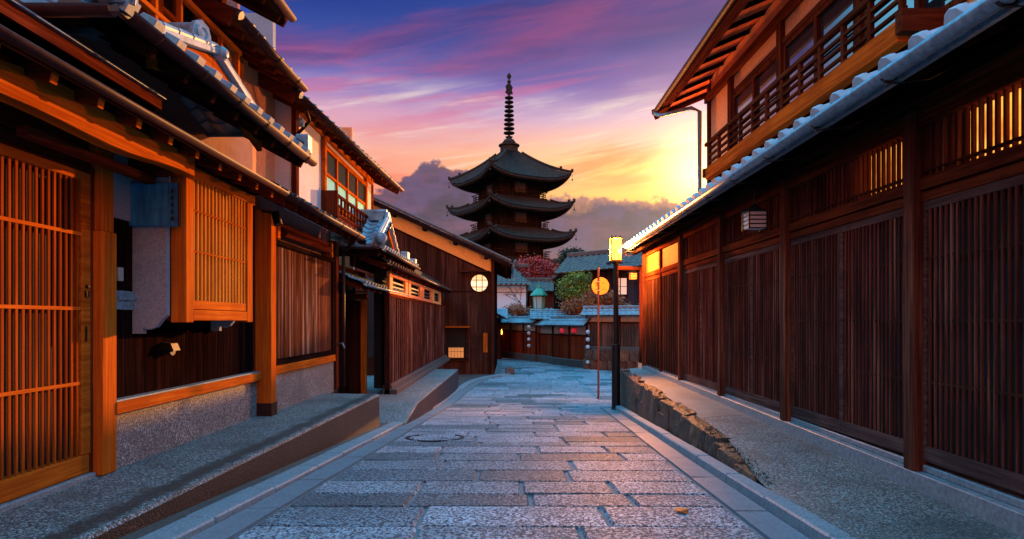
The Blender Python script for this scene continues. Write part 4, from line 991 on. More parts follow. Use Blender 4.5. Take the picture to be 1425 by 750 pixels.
for a_, b_ in ((e_.outputs[0], mx_.inputs[2]), (tr_.outputs[0], mx_.inputs[1]), (mx_.outputs[0], ou_.inputs[0])): lampglass.node_tree.links.new(a_, b_)
brass = plain('old_brass', (.35, .16, .04, 1), .4, .6)
lh = part('lantern', MB().box(lx-.118, lx+.118, ly-.118, ly+.118, 2.64, 2.67).box(lx-.11, lx+.11, ly-.11, ly+.11, 2.18, 2.21), brass, SL)
for sx in (-1, 1):
    for sy in (-1, 1): part('frame_bar', MB().box(lx+sx*.100-.011, lx+sx*.100+.011, ly+sy*.100-.011, ly+sy*.100+.011, 2.21, 2.64), brass, lh)
for t in (-.04, .04):
    part('frame_bar', MB().box(lx+t-.005, lx+t+.005, ly-.100, ly-.092, 2.21, 2.42), iron, lh)
part('finial', MB().box(lx-.09, lx-.075, ly-.01, ly+.01, 2.67, 2.71).box(lx-.01, lx+.01, ly-.01, ly+.01, 2.67, 2.71).box(lx+.075, lx+.09, ly-.01, ly+.01, 2.67, 2.71), iron, lh)
part('glass_shade', MB().box(lx-.085, lx+.085, ly-.085, ly+.085, 2.215, 2.635), lampglass, lh)
point('lamp_light', (lx, ly, 2.43), 1000, (1.0, .31, .05), .06, SL)
SG = thing('sign_pole', 'thin rusty pole carrying a round orange sign, left of the street lamp', 'sign', (2.2, 16, zr(16)))
part('pole', MB().tube([(2.2, 16, zr(16)), (2.2, 16, 2.32)], .026, 12), rust, SG)
sy_ = emis('sign_yellow', (1, .42, .03), .35)
sgy = plain('orange_sign_paint', (.85, .30, .012, 1), .45, var=.08, bmp=0)
dk = part('disc', MB().lathe((2.255, 16.035, 1.855), [(.212, 0), (.218, .006), (.212, .012)], 40, (0,-1,0)), sgy, SG)
t_ = MB()
for (x, z, w_, h_) in ((-.11, .085, .055, .012), (-.11, .06, .045, .012), (-.115, .03, .012, .06), (-.09, .03, .012, .06), (-.10, -.085, .09, .014), (.06, .085, .05, .010), (.06, .06, .06, .010), (.07, -.085, .08, .014), (-.10, -.0, .04, .010)):
    t_.box(2.255+x-w_/2, 2.255+x+w_/2, 16.019, 16.0225, 1.855+z-h_/2, 1.855+z+h_/2)
part('marking', t_, plain('sign_brown', (.40, .09, .01, 1), .5, bmp=0), dk)
part('clamp', MB().box(2.165, 2.235, 15.965, 16.02, 1.95, 1.975).box(2.165, 2.235, 15.965, 16.02, 1.735, 1.76), granite, SG)
PL = thing('lantern_pole', 'brown post with a side arm holding a small slatted lantern, beside the lattice house corner', 'lamp post', (2.98, 14.6, -.1))
part('post', MB().tube([(2.98, 14.6, .02), (2.98, 14.6, 2.16)], .05, 12), wm_z, PL, smooth=True)
part('foot', MB().lathe((2.98, 14.6, -.95), [(.10, 0), (.10, .80), (.075, .82), (.075, .99)], 14), granite, PL)
part('arm', MB().tube([(2.98, 14.6, 2.17), (2.42, 14.6, 2.19)], .05, 12), wm_x, PL, smooth=True)
slat_lamp('hanging_lantern', 'tiny orange slatted lantern hanging from the side arm of the brown post', (2.79, 14.6, 2.0), .17, 2.12, emis('small_lantern_glow', (1, .24, .04), .8))

# ================================================================== things lying in the road
mb = MB(); n = 40; c0 = Vector((-.95, 8.25, 0))
for k in range(n):
    t0, t1 = 2*math.pi*k/n, 2*math.pi*(k+1)/n
    P = [(c0.x+r*math.cos(t)*1.0, c0.y+r*math.sin(t)) for t in (t0, t1) for r in (.335, .375)]
    q = [P[0], P[1], P[3], P[2]]; mb.hexa([(x, y, zr(y)-.02) for x, y in q]+[(x, y, zr(y)+.0175) for x, y in q])
MH = single('manhole_cover', mb, iron, 'round stone filled manhole cover with black iron rim in the paving', 'manhole cover', (-.95, 8.25, zr(8.25)))
for y0, x0, w_ in ((8.02, -.95, .50), (8.26, -1.1, .36), (8.26, -.77, .26), (8.48, -.95, .5)):
    pm = MB(); slab(pm, [(x0-w_/2, y0-.105), (x0+w_/2, y0-.105), (x0+w_/2, y0+.105), (x0-w_/2, y0+.105)], .0165); part('stone_fill', pm, setts, MH)
rk2 = random.Random(9); mb = MB(); rock(mb, (.02, 23.75, zr(23)+.11), (.34, .30, .30), rk2)
single('kerb_stone', mb, granite_d, 'rounded knee low stone standing at the tip of the kerb by the gable house', 'stone', (.02, 23.75, zr(23)))
lf = MB(); lf.prism([(1.075, 4.22, zr(4.2)+.018), (1.10, 4.16, zr(4.2)+.026), (1.15, 4.17, zr(4.2)+.020), (1.17, 4.21, zr(4.2)+.030), (1.13, 4.24, zr(4.2)+.020), (1.10, 4.26, zr(4.2)+.024)], (0, 0, .003))
single('fallen_leaf', lf, plain('orange_leaf', (.45, .08, .01, 1), .5), 'single orange fallen leaf on the paving near the right kerb', 'leaf', (1.12, 4.2, zr(4.2)))

# ================================================================== walls and gates at the end of the street
lampred = emis('red_paper_lantern', (.7, .02, .04), .25)
tile_c = tile_mat('coping_tiles', (.30, .36, .40, 1), (.14, .17, .20, 1), .4)
pl_w = plain('cream_wall_plaster', (.50, .40, .30, 1), .85, var=.2)
def walling(label, p0, p1, z0, ztop, boards, top_h=.42, group='tile topped walls at the end of the street', coping=.32, name='boundary_wall', stone=.32, tile=None, cols_n=3):
    """boarded wall from p0 to p1 on a stone footing under a small tiled roof; faces the camera side"""
    p0, p1 = Vector((*p0, 0)), Vector((*p1, 0)); d = (p1-p0); L = d.length; d.normalize(); nrm = Vector((d.y, -d.x, 0))
    W = thing(name, label, 'wall', (p0.x, p0.y, z0), group)
    def bx(a, b, o0, o1, za, zb, mb=None):
        mb = mb or MB(); P = [p0+d*a+nrm*o0, p0+d*b+nrm*o0, p0+d*b+nrm*o1, p0+d*a+nrm*o1]
        mb.hexa([(*q.xy, za) for q in P]+[(*q.xy, zb) for q in P]); return mb
    part('footing', bx(0, L, -.2, .14, z0-.05, z0+stone), granite_d, W, bevel=.02)
    part('boarding', bx(0, L, -.06, 0, z0+stone, ztop-top_h), boards, W)
    part('plaster', bx(0, L, -.05, -.01, ztop-top_h, ztop), pl_w, W)
    for k in range(cols_n+1):
        a = L*k/cols_n; a = min(max(a, .06), L-.06); part('post', bx(a-.05, a+.05, -.07, .035, z0+stone, ztop), wb_z, W)
    part('rail', bx(0, L, -.02, .03, ztop-top_h-.03, ztop-top_h+.03), wb_x, W)
    A, B = p0+nrm*.30-d*.12, p1+nrm*.30+d*.12; A.z = B.z = ztop
    rf_ = roof(W, A, B, Vector((-nrm.x*.36, -nrm.y*.36, coping*.85)), tile or tile_c, pitch=.24, row=.22, h=.03, soffit=wb_x, caps='box', ns=6)
    A2, B2 = p0-nrm*.5-d*.12, p1-nrm*.5+d*.12; A2.z = B2.z = ztop
    roof(W, B2, A2, Vector((nrm.x*.44, nrm.y*.44, coping*.75)), tile or tile_c, pitch=.24, row=.22, h=.03, caps=None, ns=6)
    c = bx(-.14, L+.14, -.16, .04, ztop+coping*.72, ztop+coping*.72+.11); part('ridge', c, tile_c, rf_, bevel=.02)
    return W, d, nrm, L
zf = -.976
walling('red brown boarded wall with slim tiled coping behind the glowing street lantern', (-1.2, 37.2), (1.35, 31.2), zf, .88, boards_red, cols_n=4)
walling('dark red gate wall recessed beside the two red lanterns', (1.35, 31.5), (2.2, 29.6), zf, .78, boards_red, cols_n=1, coping=.30)
Wg, d_, n_v, L_g = walling('projecting red boarded gate front with blue tiles and two red lanterns', (1.95, 29.4), (3.25, 26.6), zf, .80, boards_red, cols_n=2, coping=.42)
walling('weathered brown board fence on rock footing behind the street lamp', (3.15, 26.7), (8.2, 23.6), zf, 1.22, wood('fence_boards', (.24, .11, .07, 1), (.08, .04, .03, 1), 'z', ('x', .2), wear_glint=(.3, .2, .16, 1)), cols_n=4, stone=.92, coping=.38, top_h=.30)
rk3 = random.Random(21); mb = MB()
dv = (Vector((8.2, 23.6, 0))-Vector((3.15, 26.7, 0))); Lw = dv.length; dv.normalize(); nv = Vector((dv.y, -dv.x, 0))
a = 0
while a < Lw:
    w_ = rk3.uniform(.28, .55)
    for lv in range(2):
        c = Vector((3.15, 26.7, 0))+dv*(a+w_/2+(lv*.12))+nv*.18; rock(mb, (c.x, c.y, zf+.2+lv*.38), (w_*1.1, w_*.8, .44), rk3)
    a += w_*.95
single('rock_footing', mb, rocks_m, 'brown rock facing along the foot of the weathered fence behind the street lamp', 'stone wall', (4, 26, zf))
# projecting tiled gate roof behind the copper lantern
GR = thing('gate_roof', 'broad blue tiled gate roof standing below the green copper lantern', 'roof', (2, 31.5, 1.2))
part('gate_body', MB().box(1.25, 2.75, 31.3, 32.4, -.97, 1.2), wb_z, GR)
roof(GR, (1.0, 30.9, 1.08), (2.95, 30.9, 1.08), (0, .9, .40), tile_c, pitch=.24, h=.03, soffit=wb_x, caps='box')
part('ridge', MB().tube([(1.0, 31.8, 1.5), (2.95, 31.8, 1.5)], .06, 8), tile_c, GR)
roof(GR, (2.95, 32.7, 1.08), (1.0, 32.7, 1.08), (0, -.9, .40), tile_c, pitch=.24, h=.03, caps=None)
def paper_lantern(px, py, Y, r, mat, label, name='paper_lantern', group=None, em=True):
    c = at(px, py, Y); L = thing(name, label, 'lantern', c, group)
    part('shade', MB().lathe(c, [(r*.45, -r*1.0), (r*.85, -r*.6), (r, 0), (r*.85, r*.6), (r*.45, r*1.0)], 14), mat, L, smooth=True)
    part('rim', MB().lathe(c, [(r*.5, r*.98), (r*.5, r*1.18)], 12).lathe(c, [(r*.5, -r*1.18), (r*.5, -r*.98)], 12), iron, L); return L
paper_lantern(782, 460, 28.2, .105, lampred, 'red paper lantern on the gate front, nearer the green copper lantern')
paper_lantern(798, 460, 27.5, .105, lampred, 'red paper lantern on the gate front, nearer the round orange sign')
yl = emis('yellow_lamp_glow', (1, .45, .04), 6.0)
YL = paper_lantern(696.5, 462, 35.4, .14, yl, 'glowing yellow wall lantern beside the dark gable house')
orb = plain('white_orb_paint', (.75, .72, .72, 1), .5, var=.05, bmp=0)
def orbs(px, y0, y1, n, Y, label):
    c0 = at(px, y0, Y); S_ = thing('lantern_string', label, 'lantern string', c0)
    part('cord', MB().tube([c0+Vector((0, .04, .15)), at(px, y1, Y)+Vector((0, .04, -.1))], .012, 6), iron, S_)
    for k in range(n):
        c = at(px, y0+(y1-y0)*k/(n-1), Y)
        part('orb', MB().lathe(c, [(.03, -.085), (.075, -.05), (.088, 0), (.075, .05), (.03, .085)], 10), orb, S_, smooth=True)
orbs(736, 455, 481, 4, 31.3, 'string of four small white orbs hanging on the far red wall')
orbs(818, 462, 504, 5, 26.35, 'string of five small white orbs at the corner of the near gate front')
# green copper lantern
cp = plain('green_copper', (.07, .34, .20, 1), .5, .2, nscale=12)
LX = at(750, 430, 33.4); GL = thing('copper_lantern', 'large green copper lantern with pagoda shaped cap above the tiled walls', 'lantern', (LX.x, LX.y, zf))
x, y = LX.x, LX.y
part('pillar', MB().lathe((x, y, zf), [(.20, 0), (.16, .1), (.16, 2.36), (.24, 2.42), (.31, 2.52), (.28, 2.58)], 6), cp, GL)
bd = part('glass_box', MB().lathe((x, y, 1.62), [(.25, 0), (.30, .60)], 6), plain('pale_green_glass', (.42, .62, .55, 1), .3, var=.1, bmp=0), GL)
for k in range(6):
    t = math.pi*2*k/6; part('frame_bar', MB().bar((x+.26*math.cos(t), y+.26*math.sin(t), 1.62), (x+.31*math.cos(t), y+.31*math.sin(t), 2.24), .035, .035), cp, bd)
part('cap', MB().lathe((x, y, 2.24), [(.30, 0), (.32, .04), (.46, .05), (.40, .15), (.20, .36), (.11, .42), (.11, .52), (.05, .55), (.03, .72), (.004, .78)], 6), cp, GL)
# ================================================================== background buildings
SH = thing('storehouse', 'white walled storehouse with dark tiled roof behind the far walls', 'storehouse', (.1, 41, -1))
part('wall', MB().box(-1.6, 1.02, 40, 46, -1, 3.25), plain('bright_white_plaster', (.72, .90, .98, 1), .8, var=.05), SH)
part('string_course', MB().box(-1.6, 1.025, 39.97, 40, 2.72, 2.76).box(-1.6, 1.03, 39.96, 40, 3.15, 3.25), plain('grey_trim', (.2, .2, .2, 1), .7), SH)
r_ = roof(SH, (-1.8, 39.5, 3.22), (1.25, 39.5, 3.22), (0, 2.6, 1.25), tile_g, pitch=.30, row=.4, h=.06, soffit=plaster_w, caps='round', hipB=.95, ridge=tile_g)
roof(SH, (1.25, 39.5, 3.22), (1.25, 46.5, 3.22), (-.95, 0, 1.25), tile_g, pitch=.30, row=.4, h=.06, caps=None, hipA=2.6, hipB=2.6)
onigawara(r_, (.35, 42.0, 4.45), (1, -.5, 0), .5, tile_g)
SM = thing('small_shed', 'small blue roofed lean-to between the gable house and the red wall', 'shed', (-.6, 33, -1))
part('wall', MB().box(-3.0, -.45, 33.2, 36, -1, 1.25), wb_z, SM)
roof(SM, (-3.2, 32.8, 1.15), (-.10, 32.8, 1.12), (0, 1.2, .5), tile_c, pitch=.26, h=.035, caps='box', soffit=wb_x)
roof(SM, (-.05, 31.0, 1.05), (-.05, 34.0, 1.05), (-1.4, 0, .75), tile_c, pitch=.26, h=.035, caps='box', soffit=wb_x)
MH_ = thing('background_house', 'long grey tiled roof house with red brown wall behind the green pine', 'house', (5, 34, -1))
part('wall', MB().box(2.6, 9, 32.5, 38, -1, 3.45), wood('far_wall_boards', (.22, .085, .06, 1), (.10, .04, .03, 1), 'z', ('x', .4)), MH_)
part('blue_wall', MB().box(4.85, 8.6, 32.2, 32.5, 1.0, 3.9), boards_blue, MH_)
w_ = part('window', MB().box(5.15, 5.85, 32.12, 32.2, 2.25, 3.15), wb_z, MH_)
part('pane', MB().box(5.19, 5.47, 32.09, 32.12, 2.3, 3.1).box(5.53, 5.81, 32.09, 32.12, 2.3, 3.1), emis('dim_window', (.75, .48, .36), .42), w_)
part('glazing_bar', MB().box(5.19, 5.81, 32.07, 32.09, 2.68, 2.70), iron, w_)
roof(MH_, (2.15, 31.6, 3.30), (9.3, 31.6, 3.95), (.9, 2.6, 1.05), tile_g, pitch=.30, row=.35, h=.045, soffit=wb_x, rafter=wb_y, rsp=.9, caps='round', ridge=tile_g)
roof(MH_, (10.2, 36.8, 3.95), (3.0, 36.8, 3.30), (0, -2.6, 1.05), tile_g, pitch=.30, row=.35, h=.045, caps=None)
part('pent_board', MB().box(5.0, 6.1, 31.7, 32.2, 1.35, 1.42), wb_x, MH_)
shade_house = thing('background_house', 'unseen low tiled house added beyond the lattice fronted house to shade the road', 'house', (9, 24, -1))  # out of view; added so its roof keeps the low sun off the paving
part('wall', MB().box(7.6, 12.4, 16.5, 33, -1, 2.9), boards_blue, shade_house)
roof(shade_house, (7.2, 16.2, 2.85), (7.2, 33.3, 2.85), (2.4, 0, 1.72), tile_g, pitch=.3, row=.4, h=.04, soffit=wb_y, caps='round', ridge=tile_g)
roof(shade_house, (12.4, 33.3, 2.85), (12.4, 16.2, 2.85), (-2.8, 0, 1.72), tile_g, pitch=.3, row=.4, h=.04, caps=None)
LB = thing('background_house', 'low brown house with grey tiles between the white storehouse and the green pine', 'house', (2.3, 44, -1))
part('wall', MB().box(1.3, 5.2, 43, 47, -1, 3.0), wood('low_house_boards', (.24, .10, .07, 1), (.12, .05, .035, 1), 'z', ('x', .5)), LB)
roof(LB, (1.0, 42.4, 2.95), (5.5, 42.4, 2.95), (0, 1.8, .75), tile_g, pitch=.3, row=.35, h=.05, caps='round', soffit=wb_x, ridge=tile_g)
part('ridge_crest', MB().box(2.9, 3.2, 43.9, 44.3, 3.85, 4.1), tile_g, LB)
roof(LB, (-.2, 36.8, 1.25), (3.0, 36.8, 1.25), (0, 1.6, .45), tile_c, pitch=.3, row=.35, h=.05, caps='box', soffit=wb_x)
part('annex_wall', MB().box(-.2, 3.0, 37.4, 39, -1, 1.3), plaster_p, LB)
# ================================================================== PAGODA
PG = thing('pagoda', 'tall five storey wooden pagoda with ringed bronze spire against the sunset', 'pagoda', (0, 80, -1))
TH = R(15.5)
px0, py0 = -.05, 80.0
def rot(x, y): return (px0+x*math.cos(TH)-y*math.sin(TH), py0+x*math.sin(TH)+y*math.cos(TH))
# the near corner stands a little left of the axis: square turned by 45 - 15 degrees
TB = R(-15.5)
def sqp(r, z, k):
    t = TB-math.pi/2+k*math.pi/2
    return Vector((px0+r*math.cos(t), py0+r*math.sin(t), z))
pg_wood = wood('pagoda_wood', (.05, .034, .028, 1), (.018, .013, .012, 1), 'z', rough=.6, gs=.2)
pg_beam = wood('pagoda_brackets', (.08, .052, .042, 1), (.025, .018, .015, 1), 'x', rough=.6, gs=.2)
pg_pale = plain('pagoda_plaster', (.16, .12, .10, 1), .8, nscale=3)
def side_pts(r, z, k, n, lift=0.0, bow=0.0):
    a, b = sqp(r, z, k), sqp(r, z, k+1); out = []
    for i in range(n+1):
        t = i/n; p = a.lerp(b, t); s = abs(2*t-1); p.z += lift*s**3.2; out.append(p)
    return out
def pagoda_roof(zc, r, rtop, ztop, lift, body_r, name='roof'):
    """zc corner height; rows follow a concave slope"""
    ze = zc-lift; nrow = 14; n = 72
    tiles = MB()
    for k in range(4):
        rows = []
        for j in range(nrow+1):
            t = j/nrow; rr = r+(rtop-r)*t; z = ze+(ztop-ze)*(t*.80+.20*t*t)
            line = side_pts(rr, z, k, n, lift*(1-t)**2.0)
            mid = (line[0]+line[-1])/2; nrm = Vector((mid.x-px0, mid.y-py0, 0)).normalized()
            for i, p in enumerate(line):
                if 0 < i < n and i % 2 == 0: p.z += .13
            rows.append(line)
        o = len(tiles.v)
        for l in rows: tiles.v += l
        for j in range(nrow):
            for i in range(n): tiles.f.append((o+j*(n+1)+i, o+j*(n+1)+i+1, o+(j+1)*(n+1)+i+1, o+(j+1)*(n+1)+i))
    ro = part(name, tiles, tile_pg, PG)
    ed = MB(); so = MB()
    for k in range(4):
        e1 = side_pts(r, ze-.02, k, 24, lift); e2 = side_pts(r-.08, ze-.24, k, 24, lift*.96); e3 = side_pts(body_r+.2, ze+.55, k, 24, 0)
        for (L1, L2, mb_) in ((e1, e2, ed), (e2, e3, so)):
            o = len(mb_.v); mb_.v += L1+L2
            for i in range(24): mb_.f.append((o+i, o+i+1, o+25+i+1, o+25+i))
    part('eave_edge', ed, tile_pg, ro); part('soffit', so, pg_wood, ro)
    # two tiers of rafters as dense ribs, one object per side and tier
    for k in range(4):
        rm = MB(); a_ = side_pts(r-.15, ze-.34, k, 44, lift*.95); b_ = side_pts(body_r+.2, ze+.46, k, 44, 0)
        for i in range(1, 44): rm.bar(a_[i], b_[i].lerp(a_[i], .0), .09, .14)
        part('rafters', rm, pg_beam, ro)
        cr = [sqp(r+.05-(r-rtop)*t, ze+(ztop-ze)*(t*.80+.20*t*t)+lift*(1-t)**2+.16, k) for t in [j/10 for j in range(11)]]
        part('hip_ridge', MB().tube(cr[:10], .17, 6), tile_pg, ro)
        part('hip_tip', MB().box(cr[0].x-.14, cr[0].x+.14, cr[0].y-.14, cr[0].y+.14, cr[0].z-.05, cr[0].z+.34).box(cr[2].x-.15, cr[2].x+.15, cr[2].y-.15, cr[2].y+.15, cr[2].z, cr[2].z+.38), tile_pg, ro)
        bl = cr[0]; part('wind_bell', MB().tube([(bl.x, bl.y, bl.z-.35), (bl.x, bl.y, bl.z-.75)], .025, 5).lathe((bl.x, bl.y, bl.z-1.05), [(.10, 0), (.08, .16), (.03, .24)], 8), tile_pg, ro)
    return ro
def storey(zb, zt_, br, brk_r, rail=True):
    mb = MB(); mb.prism([sqp(br, zb, k) for k in range(4)], (0, 0, zt_-zb)); b = part('storey_wall', mb, pg_wood, PG)
    for k in range(4):
        a, c = sqp(br+.06, 0, k), sqp(br+.06, 0, k+1)
        for i in range(4):
            p = a.lerp(c, i/3); part('column', MB().tube([(p.x, p.y, zb), (p.x, p.y, zt_)], .17, 8), pg_beam, b)
        q1, q2 = a.lerp(c, .36), a.lerp(c, .64)
        part('door_panel', MB().bar((q1.x, q1.y, (zb+zt_)/2-.1), (q2.x, q2.y, (zb+zt_)/2-.1), .12, (zt_-zb)*.5), pg_pale, b)
    # stepped bracket tiers under the eave
    for s in range(3):
        m_ = MB(); rr = br+.25+s*(brk_r-br-.25)/3
        for k in range(4):
            a, c = sqp(rr, zt_-.75+s*.32, k), sqp(rr, zt_-.75+s*.32, k+1); m_.bar(a, c, .16, .16)
            for i in range(11):
                p = a.lerp(c, (i+.5)/11); d = Vector((p.x-px0, p.y-py0, 0)).normalized(); m_.bar(p-d*.25+Vector((0,0,-.14)), p+d*.28+Vector((0,0,-.14)), .17, .17)
        part('bracket_tier', m_, pg_beam, b)
    if rail:
        rl_ = MB(); rr = br+.95
        for k in range(4):
            for z in (.28, .52, .80):
                a, c = sqp(rr+(.25 if z == .8 else 0), zb+z, k), sqp(rr+(.25 if z == .8 else 0), zb+z, k+1); rl_.bar(a, c, .07, .07)
            a, c = sqp(rr, zb, k), sqp(rr, zb, k+1)
            for i in range(15): p = a.lerp(c, i/14); rl_.bar((p.x, p.y, zb+.05), (p.x, p.y, zb+.82), .06, .06)
        fl = MB().prism([sqp(rr+.15, zb-.1, k) for k in range(4)], (0, 0, .16)); part('balcony_floor', fl, pg_beam, b); part('balcony_rail', rl_, pg_beam, b)
R1 = 8.0
tiers = [(18.75, 7.85, 3.7), (15.15, 8.1, 3.9), (11.55, 8.3, 4.1), (7.95, 8.6, 4.3), (4.3, 8.9, 4.5)]
for i, (zc, r, br) in enumerate(tiers):
    lift = 1.0; ze = zc-lift
    if i == 0: pagoda_roof(zc, r, .9, 22.0, lift, br)
    else: pagoda_roof(zc, r, br+.9, ze+1.5, lift, br)
    zb = tiers[i+1][0]-lift+1.6 if i < 4 else -1
    storey(zb, ze+.75, br, br+2.0)
# spire
sp_ = part('spire', MB().tube([(px0, py0, 21.5), (px0, py0, 30.3)], .14, 10), tile_pg, PG)
part('dew_basin', MB().lathe((px0, py0, 21.75), [(1.1, 0), (1.1, .75), (1.3, .80), (1.3, .95), (.75, 1.0), (.85, 1.25), (.6, 1.6), (.3, 1.75), (.48, 1.95), (.22, 2.05)], 4 if False else 16), tile_pg, sp_)
for k in range(9):
    z = 24.1+k*.545; rr = .66-k*.02
    rg_ = MB().lathe((px0, py0, z), [(rr, 0), (rr+.05, .07), (rr, .16), (rr-.16, .16), (rr-.16, 0)], 16)
    for t in range(4): rg_.bar((px0, py0, z+.08), (px0+rr*math.cos(t*math.pi/2+.4), py0+rr*math.sin(t*math.pi/2+.4), z+.08), .08, .10)
    part('ring', rg_, tile_pg, sp_)
wf = MB()
for k in range(4):
    t = k*math.pi/2+.5; dx_, dy_ = math.cos(t), math.sin(t)
    wf.prism([(px0+dx_*.12, py0+dy_*.12, 28.95), (px0+dx_*.55, py0+dy_*.55, 29.1), (px0+dx_*.38, py0+dy_*.38, 29.5), (px0+dx_*.5, py0+dy_*.5, 29.9), (px0+dx_*.12, py0+dy_*.12, 30.4)], (dy_*.04, -dx_*.04, .0))
part('water_flame', wf, tile_pg, sp_)
part('jewel', MB().lathe((px0, py0, 30.35), [(.08, 0), (.24, .12), (.24, .28), (.08, .4), (.12, .55), (.28, .75), (.26, 1.0), (.10, 1.2), (.01, 1.35)], 12), tile_pg, sp_, smooth=True)

# ================================================================== trees
def leaf_mat(name, stops):
    m, g, b, oc = mat_new(name); geo = g.n('ShaderNodeNewGeometry')
    c = g.ramp(geo.outputs['Random Per Island'], stops); n = g.noise(oc, 1.2, 3, .6)
    c = g.mix(g.m('MULTIPLY', g.sstep(n, .42, .62), .5), c, g.mix(1.0, c, (.35, .35, .35, 1), 'MULTIPLY'))
    g.put(b.inputs['Base Color'], c); b.inputs['Roughness'].default_value = .6
    b.inputs['Subsurface Weight'].default_value = 0; return m
def tree(name, label, base, blobs, nleaf, size, lmat, tmat, seed, flat=.6, trunk_r=.12, group='trees behind the walls'):
    rr = random.Random(seed); base = Vector(base); T = thing(name, label, 'tree', base, group)
    tk = MB(); cen = sum((Vector(b[0]) for b in blobs), Vector())/len(blobs)
    fork = base.lerp(cen, .45); tk.tube([base, base.lerp(fork, .5)+Vector((rr.uniform(-.1, .1), 0, 0)), fork], [trunk_r, trunk_r*.85, trunk_r*.7], 8)
    for (c, r) in blobs:
        c = Vector(c); mid = fork.lerp(c, .5)+Vector((rr.uniform(-.15, .15), rr.uniform(-.15, .15), .1)); tk.tube([fork, mid, c], [trunk_r*.6, trunk_r*.4, trunk_r*.12], 6)
    part('trunk', tk, tmat, T)
    mb = MB(); tot = sum(r[0]*r[1]*r[2] for _, r in blobs)
    for (c, r) in blobs:
        c = Vector(c); n = int(nleaf*(r[0]*r[1]*r[2])/tot); ncl = max(6, n//26)
        for _ in range(ncl):
            while True:
                d = Vector((rr.uniform(-1, 1), rr.uniform(-1, 1), rr.uniform(-1, 1)))
                if d.length <= 1: break
            d = d.normalized()*(d.length**.45) if d.length > 0 else d
            cc = c+Vector((d.x*r[0], d.y*r[1], d.z*r[2])); cs = size*rr.uniform(1.6, 3.4)
            for _ in range(26):
                p = cc+Vector((rr.gauss(0, .5), rr.gauss(0, .5), rr.gauss(0, .5)*flat))*cs
                a = Vector((rr.uniform(-1, 1), rr.uniform(-1, 1), rr.uniform(-.6, .6))).normalized(); b = a.cross(Vector((rr.uniform(-1, 1), rr.uniform(-1, 1), rr.uniform(-1, 1)))).normalized()
                s1 = size*rr.uniform(.3, .6); o = len(mb.v)
                mb.v += [p-a*s1, p+b*s1*.5, p+a*s1, p-b*s1*.5]; mb.f.append((o, o+1, o+2, o+3))
    me = part('crown', mb, lmat, T); return T
bark = plain('bark', (.06, .035, .025, 1), .9, nscale=20, var=.5, bmp=.6)
red_l = leaf_mat('red_maple_leaves', [(0, (.14, .010, .012, 1)), (.4, (.34, .022, .022, 1)), (.8, (.50, .05, .035, 1)), (1, (.60, .12, .05, 1))])
org_l = leaf_mat('russet_maple_leaves', [(0, (.20, .03, .012, 1)), (.45, (.50, .10, .02, 1)), (.8, (.62, .20, .04, 1)), (1, (.36, .28, .06, 1))])
grn_l = leaf_mat('bright_pine_needles', [(0, (.04, .10, .012, 1)), (.4, (.14, .24, .02, 1)), (.8, (.34, .40, .035, 1)), (1, (.50, .50, .06, 1))])
drk_l = leaf_mat('dark_pine_needles', [(0, (.008, .018, .008, 1)), (.5, (.02, .045, .015, 1)), (1, (.045, .075, .022, 1))])
def B(px, py, Y, rx, rz, ry=None):
    s = Y/900; return (tuple(at(px, py, Y)), (rx*s, (ry or rx)*s, rz*s))
tree('maple_tree', 'broad red maple below the pagoda, left of the dark pine', at(745, 470, 58), [B(742, 372, 58, 24, 11), B(764, 378, 57, 18, 12), B(724, 378, 59, 14, 9), B(784, 384, 56, 14, 8), B(752, 383, 57, 26, 8)], 9000, .26, red_l, bark, 1)
tree('pine_tree', 'dark round topped pine rising above the grey tiled roof', at(797, 470, 52), [B(797, 354, 52, 14, 7), B(789, 362, 52, 11, 7), B(804, 366, 52, 9, 6), B(797, 372, 52, 12, 6)], 4500, .20, drk_l, bark, 2)
tree('pine_tree', 'bright yellow green pine in front of the long tiled roof', at(803, 450, 30.3), [B(805, 387, 30.3, 14, 7), B(792, 396, 30.3, 13, 8), B(812, 398, 30.3, 10, 8), B(800, 408, 30.3, 19, 8), B(786, 410, 30.3, 8, 6)], 7000, .10, grn_l, bark, 3)
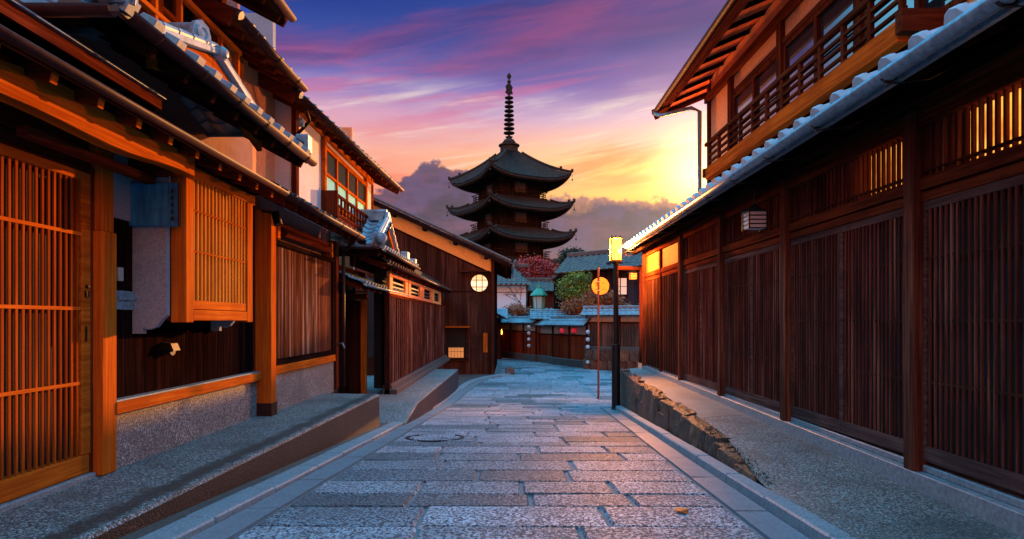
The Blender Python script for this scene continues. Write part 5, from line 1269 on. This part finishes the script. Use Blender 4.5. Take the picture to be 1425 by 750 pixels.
tree('maple_tree', 'russet orange maple spilling over the wall behind the round sign', at(815, 470, 28.8), [B(812, 424, 28.8, 26, 9), B(836, 412, 28.8, 22, 8), B(856, 420, 28.8, 16, 7), B(800, 432, 28.8, 20, 7), B(826, 430, 28.8, 25, 8), B(868, 428, 28.8, 10, 6)], 9000, .10, org_l, bark, 4)
tree('maple_tree', 'low russet shrub maple in front of the white storehouse', at(722, 470, 36.2), [B(718, 430, 36.2, 13, 6), B(732, 434, 36.2, 12, 5), B(706, 433, 36.2, 8, 4)], 3000, .10, org_l, bark, 6)
# bare twiggy tree against the white wall
rb2 = random.Random(4); bs = at(734, 470, 37); BT = thing('bare_tree', 'leafless twiggy tree silhouetted against the white storehouse', 'tree', bs)
tk = MB()
def grow(p, d, L, r, depth):
    q = p+d*L; tk.tube([p, (p+q)/2+Vector((rb2.uniform(-.04, .04), 0, rb2.uniform(-.04, .04)))*L*2, q], [r, r*.8, r*.6], 5)
    if depth == 0: return
    for _ in range(3 if depth > 1 else 4):
        nd = (d+Vector((rb2.uniform(-.9, .9), rb2.uniform(-.5, .5), rb2.uniform(-.5, .6)))).normalized(); grow(p.lerp(q, rb2.uniform(.5, 1)), nd, L*rb2.uniform(.55, .8), r*.6, depth-1)
grow(bs, Vector((-.12, 0, 1)).normalized(), 1.3, .05, 0); grow(bs+Vector((-.16, 0, 1.3)), Vector((-.35, 0, 1)).normalized(), .85, .035, 4)
part('trunk', tk, bark, BT)
# moss tufts and litter where the rock wall runs out
mb = MB(); rm = random.Random(8)
for _ in range(900):
    Y = rm.choice([rm.uniform(4.7, 6.6), rm.uniform(4.7, 13)]); x = XR(Y)+.15+abs(rm.gauss(0, .05)); z = (zr(Y)+.06 if rm.random() < .6 else rp_edge(Y)+.01)
    a = rm.uniform(0, 6.28); s_ = rm.uniform(.006, .018); p = Vector((x, Y, z)); o = len(mb.v)
    mb.v += [p, p+Vector((math.cos(a)*s_, math.sin(a)*s_, s_*.4)), p+Vector((math.cos(a+.7)*s_*.8, math.sin(a+.7)*s_*.8, s_*1.4))]; mb.f.append((o, o+1, o+2))
o = part('moss', mb, leaf_mat('moss_green', [(0, (.03, .035, .012, 1)), (.6, (.06, .07, .02, 1)), (1, (.12, .07, .03, 1))]), None); o['kind'] = 'stuff'
